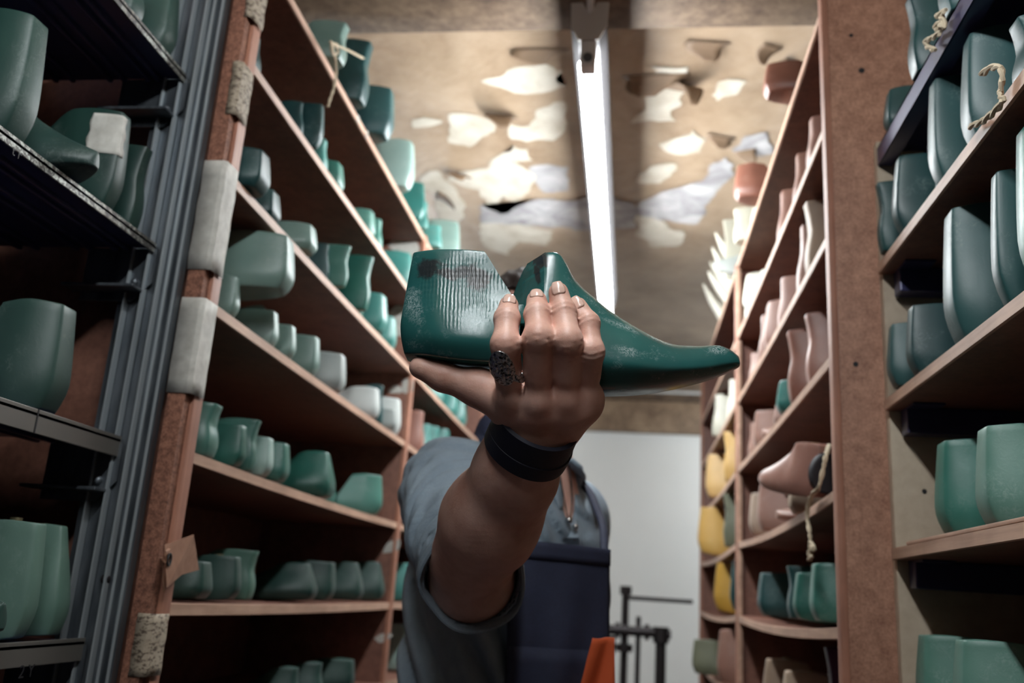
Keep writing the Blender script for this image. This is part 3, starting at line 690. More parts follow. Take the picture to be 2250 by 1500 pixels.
# fourth shelf: three standing, one leaning, one big one lying across them
fill('L', 3, [(520,690,610,'low',G_PALE,'pale grey-green',dict(sy=.55)), (605,762,722,'low',G_PALE,'dull green half-hidden',dict(sy=.6,sz=.68)), (640,790,724,'notched',G_PALE,'dull green upright',dict(sy=.55,sz=.52)), (692,822,742,'notched',G_PALE,'dull green sloped',dict(sy=.7)),
  (750,862,782,'notched',G_GREY,'grey dark-smudged',dict(out=.005)), (832,902,838,'low',G_GREY,'grey-green rounded',dict(out=.004,sz=.78)), (855,922,848,'slim',G_DEEP,'dark green',dict(y=1.97,sy=.5)), (851,928,887,'low',G_GREY,'small pale ball-like',dict(y=2.02,sy=.55,sz=.55,out=.012)), (900,952,879,'notched',G_GREY,'pale grey smudged',dict(y=2.10))])
zz = LZ[3]; yy = on_x(640, 700, LF+.01)[1]
new_last('notched', G_PALE, 'big dull green last raised above the smaller ones, fourth shelf of the labelled rack', GRP['L'], (LF+.035, 1.235, zz+.064), (0.0, math.radians(1), math.pi+.05), (1.15, 1.15, .80))
p_ = on_x(672, 745, LF); new_last('low', G_PALE, 'dull green last tilted behind the stacked ones, fourth labelled-rack shelf', GRP['L'], (LF-.10, p_[1]+.10, zz+.062), (0, .25, math.pi), (.8, .5, .9))
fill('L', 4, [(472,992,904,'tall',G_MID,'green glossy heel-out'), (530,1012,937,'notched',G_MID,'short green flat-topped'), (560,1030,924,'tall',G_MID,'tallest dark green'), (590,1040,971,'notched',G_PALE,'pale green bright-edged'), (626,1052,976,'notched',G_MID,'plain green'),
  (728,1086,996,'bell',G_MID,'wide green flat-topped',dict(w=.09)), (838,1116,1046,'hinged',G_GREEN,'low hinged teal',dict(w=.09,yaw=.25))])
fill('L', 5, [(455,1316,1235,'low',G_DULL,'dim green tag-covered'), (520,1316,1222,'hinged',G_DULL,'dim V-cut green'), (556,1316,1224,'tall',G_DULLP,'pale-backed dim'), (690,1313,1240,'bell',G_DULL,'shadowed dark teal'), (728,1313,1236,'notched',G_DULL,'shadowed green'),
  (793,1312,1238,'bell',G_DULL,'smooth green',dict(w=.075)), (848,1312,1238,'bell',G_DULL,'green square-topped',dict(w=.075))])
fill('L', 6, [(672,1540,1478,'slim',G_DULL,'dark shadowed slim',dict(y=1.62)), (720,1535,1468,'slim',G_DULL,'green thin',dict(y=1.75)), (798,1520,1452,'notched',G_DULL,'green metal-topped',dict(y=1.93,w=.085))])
# twine on the first
def tie(root, pts, r=.0013, n=70, nm='twine'):
    bm = twine(pts, r, n); me_inv = root.matrix_world
    off = Vector(root.location); rm = root.rotation_euler.to_matrix(); sc = root.scale
    inv = (Matrix.Translation(off) @ rm.to_4x4() @ Matrix.Diagonal((*sc, 1))).inverted()
    bm.transform(inv); obj(nm, bm, M_TWINE, root)
yt = l0[0].location.y-.03; xt = LF+.034
q = lambda u, v, x=xt: on_x(u, v, x)
tie(l0[0], [q(798,128,xt+.0), q(760,108), q(736,98), q(726,92), q(732,110), q(737,130), q(738,160), q(734,190), q(726,215), q(720,235)], .0016)
tie(l0[0], [q(736,98), q(743,112), q(732,120), q(728,102), q(740,96)], .0016, 40)
for u, v in ((787, 262), (806, 296)):     # torn paper scraps stuck to the top shelf edge
    p = on_x(u, v, LF+.004); bm = bmesh.new(); bmesh.ops.create_icosphere(bm, subdivisions=2, radius=.007, matrix=Matrix.Translation(p) @ Matrix.Diagonal((.25, .8, 1.2, 1)))
    for v_ in bm.verts: v_.co += mnoise.noise_vector(v_.co*150)*.003
    obj('paper_scrap', bm, M_PAPER, rackL)
# --- far bay of the labelled rack
fill('F', 0, [(958,548,500,'slim',G_TEAL,'bright teal slim',dict(y=2.25,out=.03)), (985,562,492,'notched',G_PALE,'pale green end',dict(y=2.36,out=.05)), (940,600,560,'low',G_TEAL,'hidden teal',dict(y=2.52))])
fill('F', 2, [(962,880,820,'low',G_TEAL,'rounded teal',dict(y=2.42,w=.09)), (1000,900,845,'low',G_TEAL,'wide teal',dict(y=2.58,w=.09)), (1040,915,868,'notched',G_TEAL,'upright teal',dict(y=2.80,w=.09)), (1060,930,885,'low',G_TEAL,'far teal',dict(y=2.98,w=.09))])
fill('F', 3, [(940,962,905,'slim',B_BROWN,'reddish narrow',dict(y=2.40)), (962,970,935,'slim',G_TEAL,'thin teal',dict(y=2.50)), (985,975,940,'slim',G_TEAL,'slim upright teal',dict(y=2.62)), (1003,980,945,'low',G_TEAL,'low teal',dict(y=2.75))])
fill('F', 5, [(915,1305,1240,'notched',G_TEAL,'teal glossy',dict(y=2.45,w=.1))])
fill('F', 6, [(932,1440,1375,'notched',G_PALE,'grey-green wide',dict(y=2.50,w=.11)), (960,1440,1385,'low',B_BEIGE,'beige',dict(y=2.75))])
# --- chipboard-ended rack, first bay
fill('R', 0, [(1682,315,205,'notched',B_BROWN,'red-brown dark-soled',dict(out=.05,w=.075)), (1590,460,368,'hinged',B_BROWN,'red-brown V-cut',dict(out=.055,w=.09,y=1.98)), (1584,555,462,'tall',B_CREAM,'cream upright',dict(out=.03,y=2.24)), (1632,496,460,'low',B_CREAM,'small cream',dict(y=2.12,out=.0))])
fill('R', 1, [(1768,345,262,'slim',B_PINK,'pinkish slim',dict(out=.0)), (1736,420,342,'slim',B_PINK,'thin pale-edged'), (1702,500,422,'slim',B_PINK,'slim brown'), (1620,690,605,'low',B_CREAM,'cream rounded',dict(y=2.2,out=.01)), (1650,660,600,'low',B_CREAM,'grey-cream',dict(y=2.04)), (1612,690,620,'slim',B_CREAM,'cream narrow',dict(y=2.32))])
fill('R', 2, [(1766,545,444,'tall',B_BEIGE,'beige tall'), (1741,600,496,'slim',B_PINK,'pinkish tall slim',dict(y=1.58)), (1704,690,612,'slim',B_PINK,'smooth pinkish'), (1678,730,666,'low',B_PINK,'low pinkish'), (1661,760,694,'slim',B_PINK,'slim pale pink',dict(y=2.08)), (1642,830,778,'slim',B_PINK,'far pinkish',dict(y=2.24))])
fill('R', 3, [(1768,812,692,'tall',B_BROWN,'tall red-brown',dict(w=.075)), (1728,850,730,'tall',B_BROWN,'slim red-brown',dict(out=.006)), (1718,888,840,'low',G_TEAL,'grey-teal low',dict(y=1.71,out=.01)), (1692,920,884,'low',B_PINK,'low pinkish',dict(y=1.84)), (1664,950,895,'low',B_PINK,'stubby pinkish',dict(y=2.0,ori='toe')), (1642,968,905,'notched',B_PINK,'round pinkish',dict(y=2.12)), (1625,990,930,'slim',B_PINK,'thin pinkish',dict(y=2.26))])
lr4 = fill('R', 4, [(1722,1110,1050,'notched',B_BEIGE,'beige half-hidden',dict(y=1.66)), (1682,1140,1070,'low',B_PINK,'brown slanting',dict(y=1.83,ori='toe',w=.11)), (1638,1160,1062,'notched',B_PINK,'pinkish upright',dict(y=2.06,w=.1)), (1668,1150,1085,'notched',B_BEIGE,'dull beige',dict(y=2.2))])
# the dark-heeled last lying across the near end of the fifth shelf, heel to the viewer
hp_ = on_x(1808, 1066, RF+.020)
ls = new_last('low', B_BROWN, 'brown last with a dark heel pad and twine, lying first from chipboard end, fifth shelf', GRP['R'], (hp_[0], hp_[1], RZ[4]+.003), (0, math.radians(-13), math.radians(108)), (.78, .85, .98))
M_SOLE = mat('dark_heel_rubber', (0.03, 0.03, 0.036), 0.7); b_ = tube(bmesh.new(), [(-.010, 0, .046), (-.007, 0, .046), (.006, 0, .046)], [.029, .032, .032], 28); obj('heel_pad', b_, M_SOLE, ls, label='dark heel pad')
xt = RF-.012; q = lambda u, v, x=xt: on_x(u, v, x)
tie(ls, [q(1822,978,RF+.03), q(1815,1000,RF+.0), q(1800,1068), q(1786,1085), q(1776,1110), q(1774,1140), q(1779,1170), q(1781,1200), q(1779,1228)], .0022, 80)
tie(ls, [q(1781,1190), q(1788,1206), q(1776,1214), q(1784,1222), q(1778,1230)], .0022, 40)
fill('R', 5, [(1786,1356,1238,'notched',G_GREEN,'big green glossy',dict(w=.10)), (1746,1353,1256,'hinged',G_GREEN,'dark green waisted',dict(w=.08)), (1702,1350,1242,'tall',G_DEEP,'deep teal shouldered',dict(w=.08,y=1.72)), (1630,1346,1256,'notched',G_DEEP,'wide deep teal',dict(w=.17,y=2.06,sx=1.1))])
new_last('low', G_NAVY, 'dark navy last behind the green ones under the hanging twine, sixth shelf', GRP['R'], (RF+.14, 1.55, RZ[5]+.0006), (0, 0, 0), (.6, .8, 1.5))
fill('R', 6, [(1728,1500,1415,'tall',B_PURPLE,'dark purple tall',dict(y=1.55,w=.09,out=-.03)), (1622,1508,1440,'hinged',B_BEIGE,'beige V-cut',dict(y=2.02,w=.1)), (1680,1512,1470,'low',B_BEIGE,'beige low holed',dict(y=1.80,w=.1))])
# --- beyond the inner post
fill('S', 0, [(1600,560,480,'tall',B_CREAM,'cream tall',dict(y=2.52,out=.03)), (1552,545,515,'low',G_GREY,'grey ball-ended',dict(y=2.50,out=.055,ori='toe',sy=.5))])
# white forked lasts standing on end
cr = []
for i, (u0, v0, u1, v1, y) in enumerate([(1543,565,1566,648,2.75), (1528,612,1560,690,2.95), (1553,540,1572,600,2.63), (1560,640,1572,715,2.86), (1540,668,1572,735,3.10)]):
    zsh = RZ[0] if i in () else RZ[1]; p = on_y(u1-2, v1, y); 
    hgt = on_y(u0, v0, y)[2]-p[2]
    r = new_last('slim', B_CREAM, f'cream narrow last with its point up, {ORD[i]} in the white cluster beyond the inner post', 'cream pointed lasts beyond the inner post', (RF+.045+.02*(i % 2), y, RZ[0]+.012), (math.pi, math.radians(-118-5*(i % 2)), 0), (max(on_y(u0, v0, y)[2]-RZ[0], .17)/.24/.85, .85, .62)); cr.append(r)
fill('S', 2, [(1556,880,838,'slim',B_CREAM,'cream slim',dict(y=3.0,out=.02)), (1572,870,835,'slim',B_CREAM,'pale thin',dict(y=2.75,out=.0))])
fill('S', 3, [(1546,1005,940,'notched',B_YELLOW,'mustard yellow wide',dict(y=3.15,w=.12,out=.02)), (1578,985,885,'tall',B_YELLOW,'tall mustard yellow',dict(y=2.72,out=.01))])
fill('S', 4, [(1538,1112,1055,'hinged',B_YELLOW,'mustard yellow overhanging',dict(y=3.1,w=.1,out=.05)), (1562,1100,1020,'tall',B_OLIVE,'olive glossy',dict(y=2.72,w=.1,out=.01))])
fill('S', 5, [(1560,1232,1172,'hinged',B_YELLOW,'mustard yellow',dict(y=2.85,w=.1,out=.02)), (1582,1262,1228,'low',G_DEEP,'small dark teal',dict(y=2.62,out=.0))])
fill('S', 6, [(1522,1345,1292,'notched',B_OLIVE,'dark olive overhanging',dict(y=3.0,w=.12,out=.07,sz=.9)), (1568,1372,1320,'low',B_PINK,'pinkish beige',dict(y=2.66,w=.1,out=.03))])
fill('S', 7, [(1515,1490,1450,'low',B_BEIGE,'brown overhanging',dict(y=2.85,w=.1,out=.08,sz=.9)), (1575,1480,1400,'notched',B_OLIVE,'olive shiny',dict(y=2.6,w=.1,out=.0,sz=1.0))])
# --- beige-ended rack
ln0 = fill('N', 0, [(2000,205,58,'tall',G_DEEP,'dark green twine-wrapped',dict(w=.075,sz=.85,out=.008)), (2072,35,-60,'tall',G_DEEP,'deep green cropped',dict(y=.93,sz=.9,out=.008)), (1962,250,190,'low',G_DEEP,'shadowed dark green',dict(y=1.19,sz=.75,out=.0,w=.06))])
r0 = ln0[1]; y_ = r0.location.y
q = lambda u, v: on_x(u, v, NF-.012)
tie(r0, [q(2052,110), q(2038,102), q(2034,92), q(2048,84), q(2066,72)], .0022, 50, 'twine')
tie(r0, [q(2062,65), q(2055,58), q(2066,52), q(2074,60), q(2070,40), q(2060,32), q(2058,36), q(2076,24)], .0022, 60, 'twine')
ln1 = fill('N', 1, [(1896,558,402,'tall',G_DEEP,'dark teal foremost',dict(w=.05,out=.015,y=1.2,sz=.78)), (1928,540,366,'hinged',G_DEEP,'dark teal shiny',dict(w=.06,out=.008,y=1.14,sz=1.15)), (1998,318,225,'slim',G_PALE,'pale-backed',dict(y=1.075,w=.05,out=-.02)), (2010,452,222,'notched',G_DEEP,'deep green narrow-edged',dict(w=.06,y=1.005,sz=1.35,out=-.0)), (2072,390,165,'hinged',G_DEEP,'deep green marked twine-tied',dict(w=.085,y=.915,sz=1.45)), (2205,250,80,'tall',G_DEEP,'dark green tall',dict(y=.79,w=.08))])
r1 = ln1[1] if False else [r for r in ln1 if 'marked' in r['label']][0]
q = lambda u, v: on_x(u, v, NF-.014)
tie(r1, [q(2158,163), q(2175,150), q(2198,150), q(2202,175), q(2198,205), q(2203,222), q(2185,245), q(2160,266), q(2132,278)], .0022, 80, 'twine')
ln2 = fill('N', 2, [(1957,840,716,'notched',G_DEEP,'small dark teal',dict(w=.055,out=.012)), (2002,815,676,'notched',G_DEEP,'dark teal waisted',dict(w=.055,out=.008)), (2037,740,577,'notched',G_DEEP,'big dark rusty-topped',dict(y=.985,w=.09,sz=1.4,out=.0)), (2182,660,545,'notched',G_DEEP,'thin dark',dict(y=.865,w=.045,sz=1.3)), (2196,660,498,'notched',G_GREEN,'green glossy',dict(y=.80,w=.085,sz=1.42))])
M_RUST = mat('rust_stain', (0.16, 0.075, 0.03), 0.7)
bm = bmesh.new(); tube(bm, [(.05,0,.1138),(.05,0,.1146)], .014, 18); obj('rusty_plate', bm, M_RUST, [r for r in ln2 if 'rusty' in r['label']][0])
fill('N', 3, [(2058,1165,972,'notched',G_GREEN,'smooth mid-green notched',dict(y=1.08,w=.10,out=-.008)), (2172,1148,942,'notched',G_SAGE,'scuffed mid-green notched',dict(y=.955,w=.10,out=-.008))])
fill('N', 4, [(1978,1560,1392,'notched',G_SAGE,'pale green broad',dict(y=1.16,w=.11,out=.0)), (2022,1600,1400,'notched',G_SAGE,'pale green notched',dict(y=1.035,w=.11,out=.0))])
# --- metal rack
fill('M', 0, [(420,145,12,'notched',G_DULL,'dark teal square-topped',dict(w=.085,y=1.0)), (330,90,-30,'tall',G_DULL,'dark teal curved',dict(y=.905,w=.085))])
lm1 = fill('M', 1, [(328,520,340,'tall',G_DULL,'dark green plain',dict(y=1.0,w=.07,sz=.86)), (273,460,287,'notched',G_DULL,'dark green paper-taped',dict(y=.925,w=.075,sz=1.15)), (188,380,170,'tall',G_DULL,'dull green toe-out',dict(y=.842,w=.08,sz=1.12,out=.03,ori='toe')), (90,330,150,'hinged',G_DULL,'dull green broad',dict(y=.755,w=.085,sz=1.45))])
lt = [r for r in lm1 if 'taped' in r['label']][0]
c_ = [on_x(u, v, MF+.004) for u, v in ((198,312),(265,308),(270,320),(252,365),(247,402),(204,398),(206,375),(198,350),(202,335))]
yt_ = lt.location.y
bm = bmesh.new(); pts = [Vector((MF-.028+.0005-(i in (1,2,3,4))*-.022, 0, 0)) for i in range(9)]
tp = [(0.004,-.030,.128),(-.0035,-.012,.130),(-.006,.000,.128),(-.0075,.000,.10),(-.0085,-.002,.078),(-.002,-.026,.076),(.010,-.0345,.082),(.012,-.0345,.10),(.008,-.0325,.115)]
# paper tape wraps the heel's near corner: follow the heel surface
def tape(root, z0, z1, a0, a1):
    me = [c for c in root.children if c.name.startswith('last_body')][0].data; n, m_ = 12, 12; vs = []
    from mathutils.bvhtree import BVHTree
    bmt = bmesh.new(); bmt.from_mesh(me); bv = BVHTree.FromBMesh(bmt); bmt.free()
    for i in range(n):
        z = z0+(z1-z0)*i/(n-1)
        for j in range(m_):
            a = a0+(a1-a0)*j/(m_-1)+.05*math.sin(i*1.3)*(j in (0, m_-1)); o_ = Vector((.05, 0, z)); d = Vector((math.cos(a), math.sin(a), 0))
            h = bv.ray_cast(o_+d*.2, -d)[0] or o_+d*.03
            vs.append(h+d*.0008)
    ob = obj('paper_tape', (vs, grid_faces(n, m_)), M_PAPER, root); md = ob.modifiers.new('thick', 'SOLIDIFY'); md.thickness = .0005
tape(lt, .062, .108, math.radians(178), math.radians(105))
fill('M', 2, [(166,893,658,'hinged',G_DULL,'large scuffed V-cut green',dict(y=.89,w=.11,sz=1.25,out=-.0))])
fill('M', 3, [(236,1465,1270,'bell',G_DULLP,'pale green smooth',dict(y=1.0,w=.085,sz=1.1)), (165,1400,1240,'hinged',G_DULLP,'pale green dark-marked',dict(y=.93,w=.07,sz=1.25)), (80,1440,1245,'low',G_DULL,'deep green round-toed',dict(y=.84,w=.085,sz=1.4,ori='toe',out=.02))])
# ------------------------------------------------------------------ implicit surfaces for body and clothing
class Field:
    def __init__(s, xs, ys, zs, far=0.08):
        s.ax = [np.asarray(a, np.float32) for a in (xs, ys, zs)]; s.F = np.full([len(a) for a in s.ax], far, np.float32)
    def sub(s, lo, hi):
        sl = []
        for a, l, h in zip(s.ax, lo, hi):
            i, j = np.searchsorted(a, l), np.searchsorted(a, h); sl.append(slice(max(i-1, 0), min(j+1, len(a))))
        g = np.meshgrid(*[a[k] for a, k in zip(s.ax, sl)], indexing='ij', sparse=True)
        return tuple(sl), g
    def blend(s, sl, d, k, op):
        A = s.F[sl]
        if op == 'add':
            h = np.clip(0.5+0.5*(A-d)/k, 0, 1) if k > 0 else None
            s.F[sl] = np.minimum(A, d) if k <= 0 else A*(1-h)+d*h-k*h*(1-h)
        elif op == 'cut':
            d = -d
            h = np.clip(0.5-0.5*(A-d)/k, 0, 1) if k > 0 else None
            s.F[sl] = np.maximum(A, d) if k <= 0 else A*(1-h)+d*h+k*h*(1-h)
    def cap(s, a, b, ra, rb, k=0.01, n=None, q=1.0, op='add', pad=0.03):
        """tapered capsule a-b; squashed by q (<1 flatter) along n"""
        a, b = np.asarray(a, float), np.asarray(b, float); R = max(ra, rb)*max(1.0, 1.0)+pad
        sl, (X, Y, Z) = s.sub(np.minimum(a, b)-R, np.maximum(a, b)+R)
        if X.size == 0 or Y.size == 0 or Z.size == 0: return
        px, py, pz = X-a[0], Y-a[1], Z-a[2]; ab = b-a
        if n is not None:
            n = np.asarray(n, float)/np.linalg.norm(n); e = 1/q-1
            dn = (px*n[0]+py*n[1]+pz*n[2])*e; px, py, pz = px+dn*n[0], py+dn*n[1], pz+dn*n[2]
            ab = ab+n*ab.dot(n)*e
        L = max(ab.dot(ab), 1e-9)
        t_ = np.clip((px*ab[0]+py*ab[1]+pz*ab[2])/L, 0, 1)
        d = np.sqrt((px-t_*ab[0])**2+(py-t_*ab[1])**2+(pz-t_*ab[2])**2)-(ra+(rb-ra)*t_)
        s.blend(sl, (d*(q if n is not None and q < 1 else 1)).astype(np.float32), k, op)
    def ball(s, c, r, k=0.01, n=None, q=1.0, op='add'): s.cap(c, np.asarray(c)+1e-4, r, r, k, n, q, op)
    def mesh(s):
        F = s.F; ax = s.ax; nx, ny, nz = F.shape
        S = F < 0
        c = [S[i:nx-1+i, j:ny-1+j, k:nz-1+k] for i in (0, 1) for j in (0, 1) for k in (0, 1)]
        cnt = sum(x.astype(np.int8) for x in c); act = (cnt > 0) & (cnt < 8)
        I = np.argwhere(act); idx = np.full(act.shape, -1, np.int32); idx[act] = np.arange(len(I))
        acc = np.zeros((len(I), 3)); num = np.zeros(len(I))
        crd = lambda ii: np.stack([ax[0][ii[:, 0]], ax[1][ii[:, 1]], ax[2][ii[:, 2]]], 1)
        for d in range(3):
            o1 = [q for q in range(3) if q != d]
            for u in (0, 1):
                for v in (0, 1):
                    A = I.copy(); A[:, o1[0]] += u; A[:, o1[1]] += v; B = A.copy(); B[:, d] += 1
                    fa = F[A[:, 0], A[:, 1], A[:, 2]]; fb = F[B[:, 0], B[:, 1], B[:, 2]]
                    mk = (fa < 0) != (fb < 0); t_ = np.where(mk, fa/np.where(mk, fa-fb, 1), 0)
                    p = crd(A)+(crd(B)-crd(A))*t_[:, None]
                    acc += p*mk[:, None]; num += mk
        V = acc/num[:, None]; faces = []
        for d in range(3):
            o = [q for q in range(3) if q != d]
            a = np.moveaxis(S, d, 0); e = a[:-1] != a[1:]
            E_ = np.argwhere(e); J = np.zeros_like(E_); J[:, d] = E_[:, 0]; J[:, o[0]] = E_[:, 1]; J[:, o[1]] = E_[:, 2]
            ok = (J[:, o[0]] > 0) & (J[:, o[1]] > 0) & (J[:, o[0]] < F.shape[o[0]]-1) & (J[:, o[1]] < F.shape[o[1]]-1); J = J[ok]
            if not len(J): continue
            q4 = []
            for u, v in ((0, 0), (1, 0), (1, 1), (0, 1)):
                K = J.copy(); K[:, o[0]] -= u; K[:, o[1]] -= v; q4.append(idx[K[:, 0], K[:, 1], K[:, 2]])
            q4 = np.stack(q4, 1); fl = S[J[:, 0], J[:, 1], J[:, 2]]
            if d == 1: fl = ~fl
            q4[~fl] = q4[~fl][:, ::-1]; faces.append(q4)
        return V, np.concatenate(faces)
def axis(parts):
    out = [parts[0][0]]
    for a, b, h in parts:
        n = max(1, int(round((b-a)/h))); out += list(np.linspace(a, b, n+1)[1:])
    return np.array(out)
def field_obj(name, F, mt, parent, smooth_it=2, **kw):
    V, Q = F.mesh(); me = bpy.data.meshes.new(name)
    me.vertices.add(len(V)); me.vertices.foreach_set('co', V.astype(np.float32).ravel())
    me.loops.add(len(Q)*4); me.loops.foreach_set('vertex_index', Q.astype(np.int32).ravel())
    me.polygons.add(len(Q)); me.polygons.foreach_set('loop_start', np.arange(0, len(Q)*4, 4, dtype=np.int32)); me.polygons.foreach_set('loop_total', np.full(len(Q), 4, np.int32)) if False else None
    me.update(calc_edges=True); me.validate()
    me.polygons.foreach_set('use_smooth', np.ones(len(me.polygons), bool))
    me.materials.append(mt); o = bpy.data.objects.new(name, me); C.objects.link(o)
    if smooth_it:
        bm = bmesh.new(); bm.from_mesh(me)
        for _ in range(smooth_it): bmesh.ops.smooth_vert(bm, verts=bm.verts, factor=0.5, use_axis_x=True, use_axis_y=True, use_axis_z=True)
        bm.to_mesh(me); bm.free()
    if parent is not None:
        o.parent = parent; off = Vector((0, 0, 0)); r = parent
        while r is not None: off += r.location; r = r.parent
        me.transform(Matrix.Translation(-off))
    return setp(o, **kw)

# ------------------------------------------------------------------ skin and cloth materials
M_SKIN = mat('skin', (0.50, 0.27, 0.19), 0.45); t = NT(M_SKIN); v = t.coord()
n1 = t.noise(v, 35, 5, 0.6); n2 = t.noise(v, 240, 3, 0.6); n3 = t.noise(v, 700, 2, 0.5)
t.col(t.ramp(n1, [(0.3, (0.60, 0.31, 0.235)), (0.55, (0.72, 0.43, 0.345)), (0.75, (0.79, 0.51, 0.42))]))
t.b.inputs['Subsurface Weight'].default_value = 0.12; t.b.inputs['Subsurface Radius'].default_value = (0.01, 0.004, 0.002); t.b.inputs['Subsurface Scale'].default_value = 0.5
t.nrm(t.bump(t.math('ADD', n2, t.math('MULTIPLY', n3, 0.5)), 0.25, 0.0008))
M_NAIL = mat('fingernail', (0.70, 0.47, 0.39), 0.22)
M_HAIR = mat('dark_brown_hair', (0.022, 0.013, 0.011), 0.65)
M_SHIRT = mat('blue_chambray', (0.16, 0.215, 0.27), 0.85); t = NT(M_SHIRT); v = t.coord()
n1 = t.noise(v, 12, 4, 0.6); n2 = t.noise(t.coord((900, 900, 900)), 1.0, 2)
c = t.ramp(n1, [(0.3, (0.225, 0.29, 0.355)), (0.7, (0.31, 0.39, 0.46))]); t.col(t.mix(0.5, c, t.ramp(n2, [(0.3, (0.7, 0.7, 0.7)), (0.7, (1.1, 1.1, 1.1))]), 'MULTIPLY'))
nb = t.noise(v, 20, 3, 0.55, 0.8); t.nrm(t.bump(nb, 0.5, 0.008, t.bump(n2, 0.3, 0.0006)))
M_NAVYC = mat('navy_canvas', (0.022, 0.028, 0.062), 0.8); t = NT(M_NAVYC); v = t.coord((1, 1, 1))
n2 = t.noise(t.coord((700, 700, 700)), 1.0, 2); n1 = t.noise(v, 10, 4, 0.6)
t.col(t.mix(0.6, t.ramp(n1, [(0.3, (0.018, 0.022, 0.05)), (0.7, (0.03, 0.038, 0.08))]), t.ramp(n2, [(0.3, (0.6, 0.6, 0.6)), (0.7, (1.3, 1.3, 1.3))]), 'MULTIPLY')); t.nrm(t.bump(n1, 0.3, 0.006))
M_BAND = mat('navy_leather', (0.012, 0.014, 0.030), 0.55); t = NT(M_BAND); t.nrm(t.bump(t.noise(t.coord(), 260, 4, 0.6), 0.25, 0.0006))
M_ORANGE = mat('orange_cloth', (0.62, 0.10, 0.025), 0.8); t = NT(M_ORANGE); t.nrm(t.bump(t.noise(t.coord(), 25, 3), 0.3, 0.006))
M_TROUS = mat('dark_trousers', (0.03, 0.033, 0.04), 0.85)
M_SHOE = mat('black_shoe_leather', (0.015, 0.013, 0.012), 0.35)
M_SILVER = mat('oxidised_silver', (0.35, 0.35, 0.37), 0.28, 1.0); t = NT(M_SILVER); n = t.noise(t.coord(), 420, 3, 0.6)
t.col(t.ramp(n, [(0.36, (0.03, 0.03, 0.032)), (0.56, (0.7, 0.7, 0.72))]))
M_BEAD = mat('polished_silver_bead', (0.6, 0.6, 0.6), 0.2, 1.0)

# ------------------------------------------------------------------ skeleton, placed in the room
J = dict(wrist=P(1172, 968, .800), farm=P(1085, 1135, .888), elbow=P(1035, 1268, .985), rsh=P(1000, 1078, 1.25), lsh=P(1245, 1140, 1.47), neck=P(1150, 1010, 1.385), head=P(1160, 768, 1.37))
rsh, lsh = J['rsh'], J['lsh']
lat = lsh-rsh; lat /= np.linalg.norm(lat)                       # towards his left
fwd = np.cross(lat, [0, 0, 1.]); fwd = fwd/np.linalg.norm(fwd); fwd = fwd if fwd[1] < 0 else -fwd
UP = np.array([0, 0, 1.])
mid = (rsh+lsh)/2
belly = mid-UP*.36-fwd*.005; hip = mid-UP*.50
px = lambda r, d: r*d/F_PX
hand_base = P(1195, 930, .79)
person = thing('person', 'man in blue shirt and navy bib apron holding a green last up before his face', 'person', (mid[0], mid[1], 0))

# fine grid around the hand, coarse elsewhere
B = Field(axis([(-.36, -.115, .005), (-.115, .115, .0016), (.115, .32, .005)]),
          axis([(.64, .70, .004), (.70, .86, .0016), (.86, 1.12, .0032), (1.12, 1.75, .005)]),
          axis([(CAM_H-.36, CAM_H+.10, .005), (CAM_H+.10, CAM_H+.36, .0016), (CAM_H+.36, CAM_H+.70, .005)]))
print('grid', B.F.shape)
# torso, neck, head
B.cap(mid+lat*.03-UP*.07, belly+lat*.0, .125, .115, .03, fwd, .72)
B.cap(mid-lat*.07-UP*.07, belly-lat*.05, .10, .10, .04, fwd, .8); B.cap(mid+lat*.07-UP*.07, belly+lat*.05, .10, .10, .04, fwd, .8)
B.cap(rsh, lsh, .058, .058, .03)
for sg in (-1, 1): B.cap(mid+lat*.06*sg+fwd*.05-UP*.05, mid+lat*.085*sg+fwd*.045-UP*.11, .05, .055, .03)
B.cap(mid+UP*.0, J['neck']+UP*.06, .062, .056, .03)
hd = J['head']; hf = -CF*.96+np.array([0, 0, -.05]); hf /= np.linalg.norm(hf); hr = np.cross(hf, UP); hr /= np.linalg.norm(hr); hu = np.cross(hr, hf)
hp = lambda r, f, u: hd+hr*r+hf*f+hu*u
B.cap(hp(0, -.022, .035), hp(0, .012, .035), .079, .077, .02)
B.cap(hp(0, .01, .0), hp(0, .03, -.065), .070, .045, .03, hr, .92)
B.cap(hp(0, .055, -.082), hp(0, .06, -.088), .020, .018, .025)
B.cap(J['neck']+UP*.05, hp(0, -.02, -.03), .054, .06, .03)
B.cap(hp(0, .085, .012), hp(0, .106, -.022), .008, .0125, .012); B.ball(hp(.013, .093, -.025), .008, .008); B.ball(hp(-.013, .093, -.025), .008, .008)
for sg in (-1, 1):
    B.cap(hp(sg*.012, .082, .026), hp(sg*.045, .068, .026), .010, .009, .012)
    B.ball(hp(sg*.031, .078, .004), .013, .006, op='cut'); B.ball(hp(sg*.031, .066, .004), .0125, .003)
    B.ball(hp(sg*.04, .06, -.025), .022, .03)
    B.cap(hp(sg*.078, -.012, .02), hp(sg*.076, -.008, -.022), .018, .012, .006, hr, .4)
B.cap(hp(-.022, .080, -.050), hp(.022, .080, -.050), .0065, .0065, .008); B.cap(hp(-.018, .080, -.061), hp(.018, .080, -.061), .007, .007, .008); B.cap(hp(-.022, .090, -.0555), hp(.022, .090, -.0555), .0022, .0022, .003, op='cut')
B.cap(P(1225, 1000, 1.352), P(1248, 1145, 1.345), .022, .022, .02)
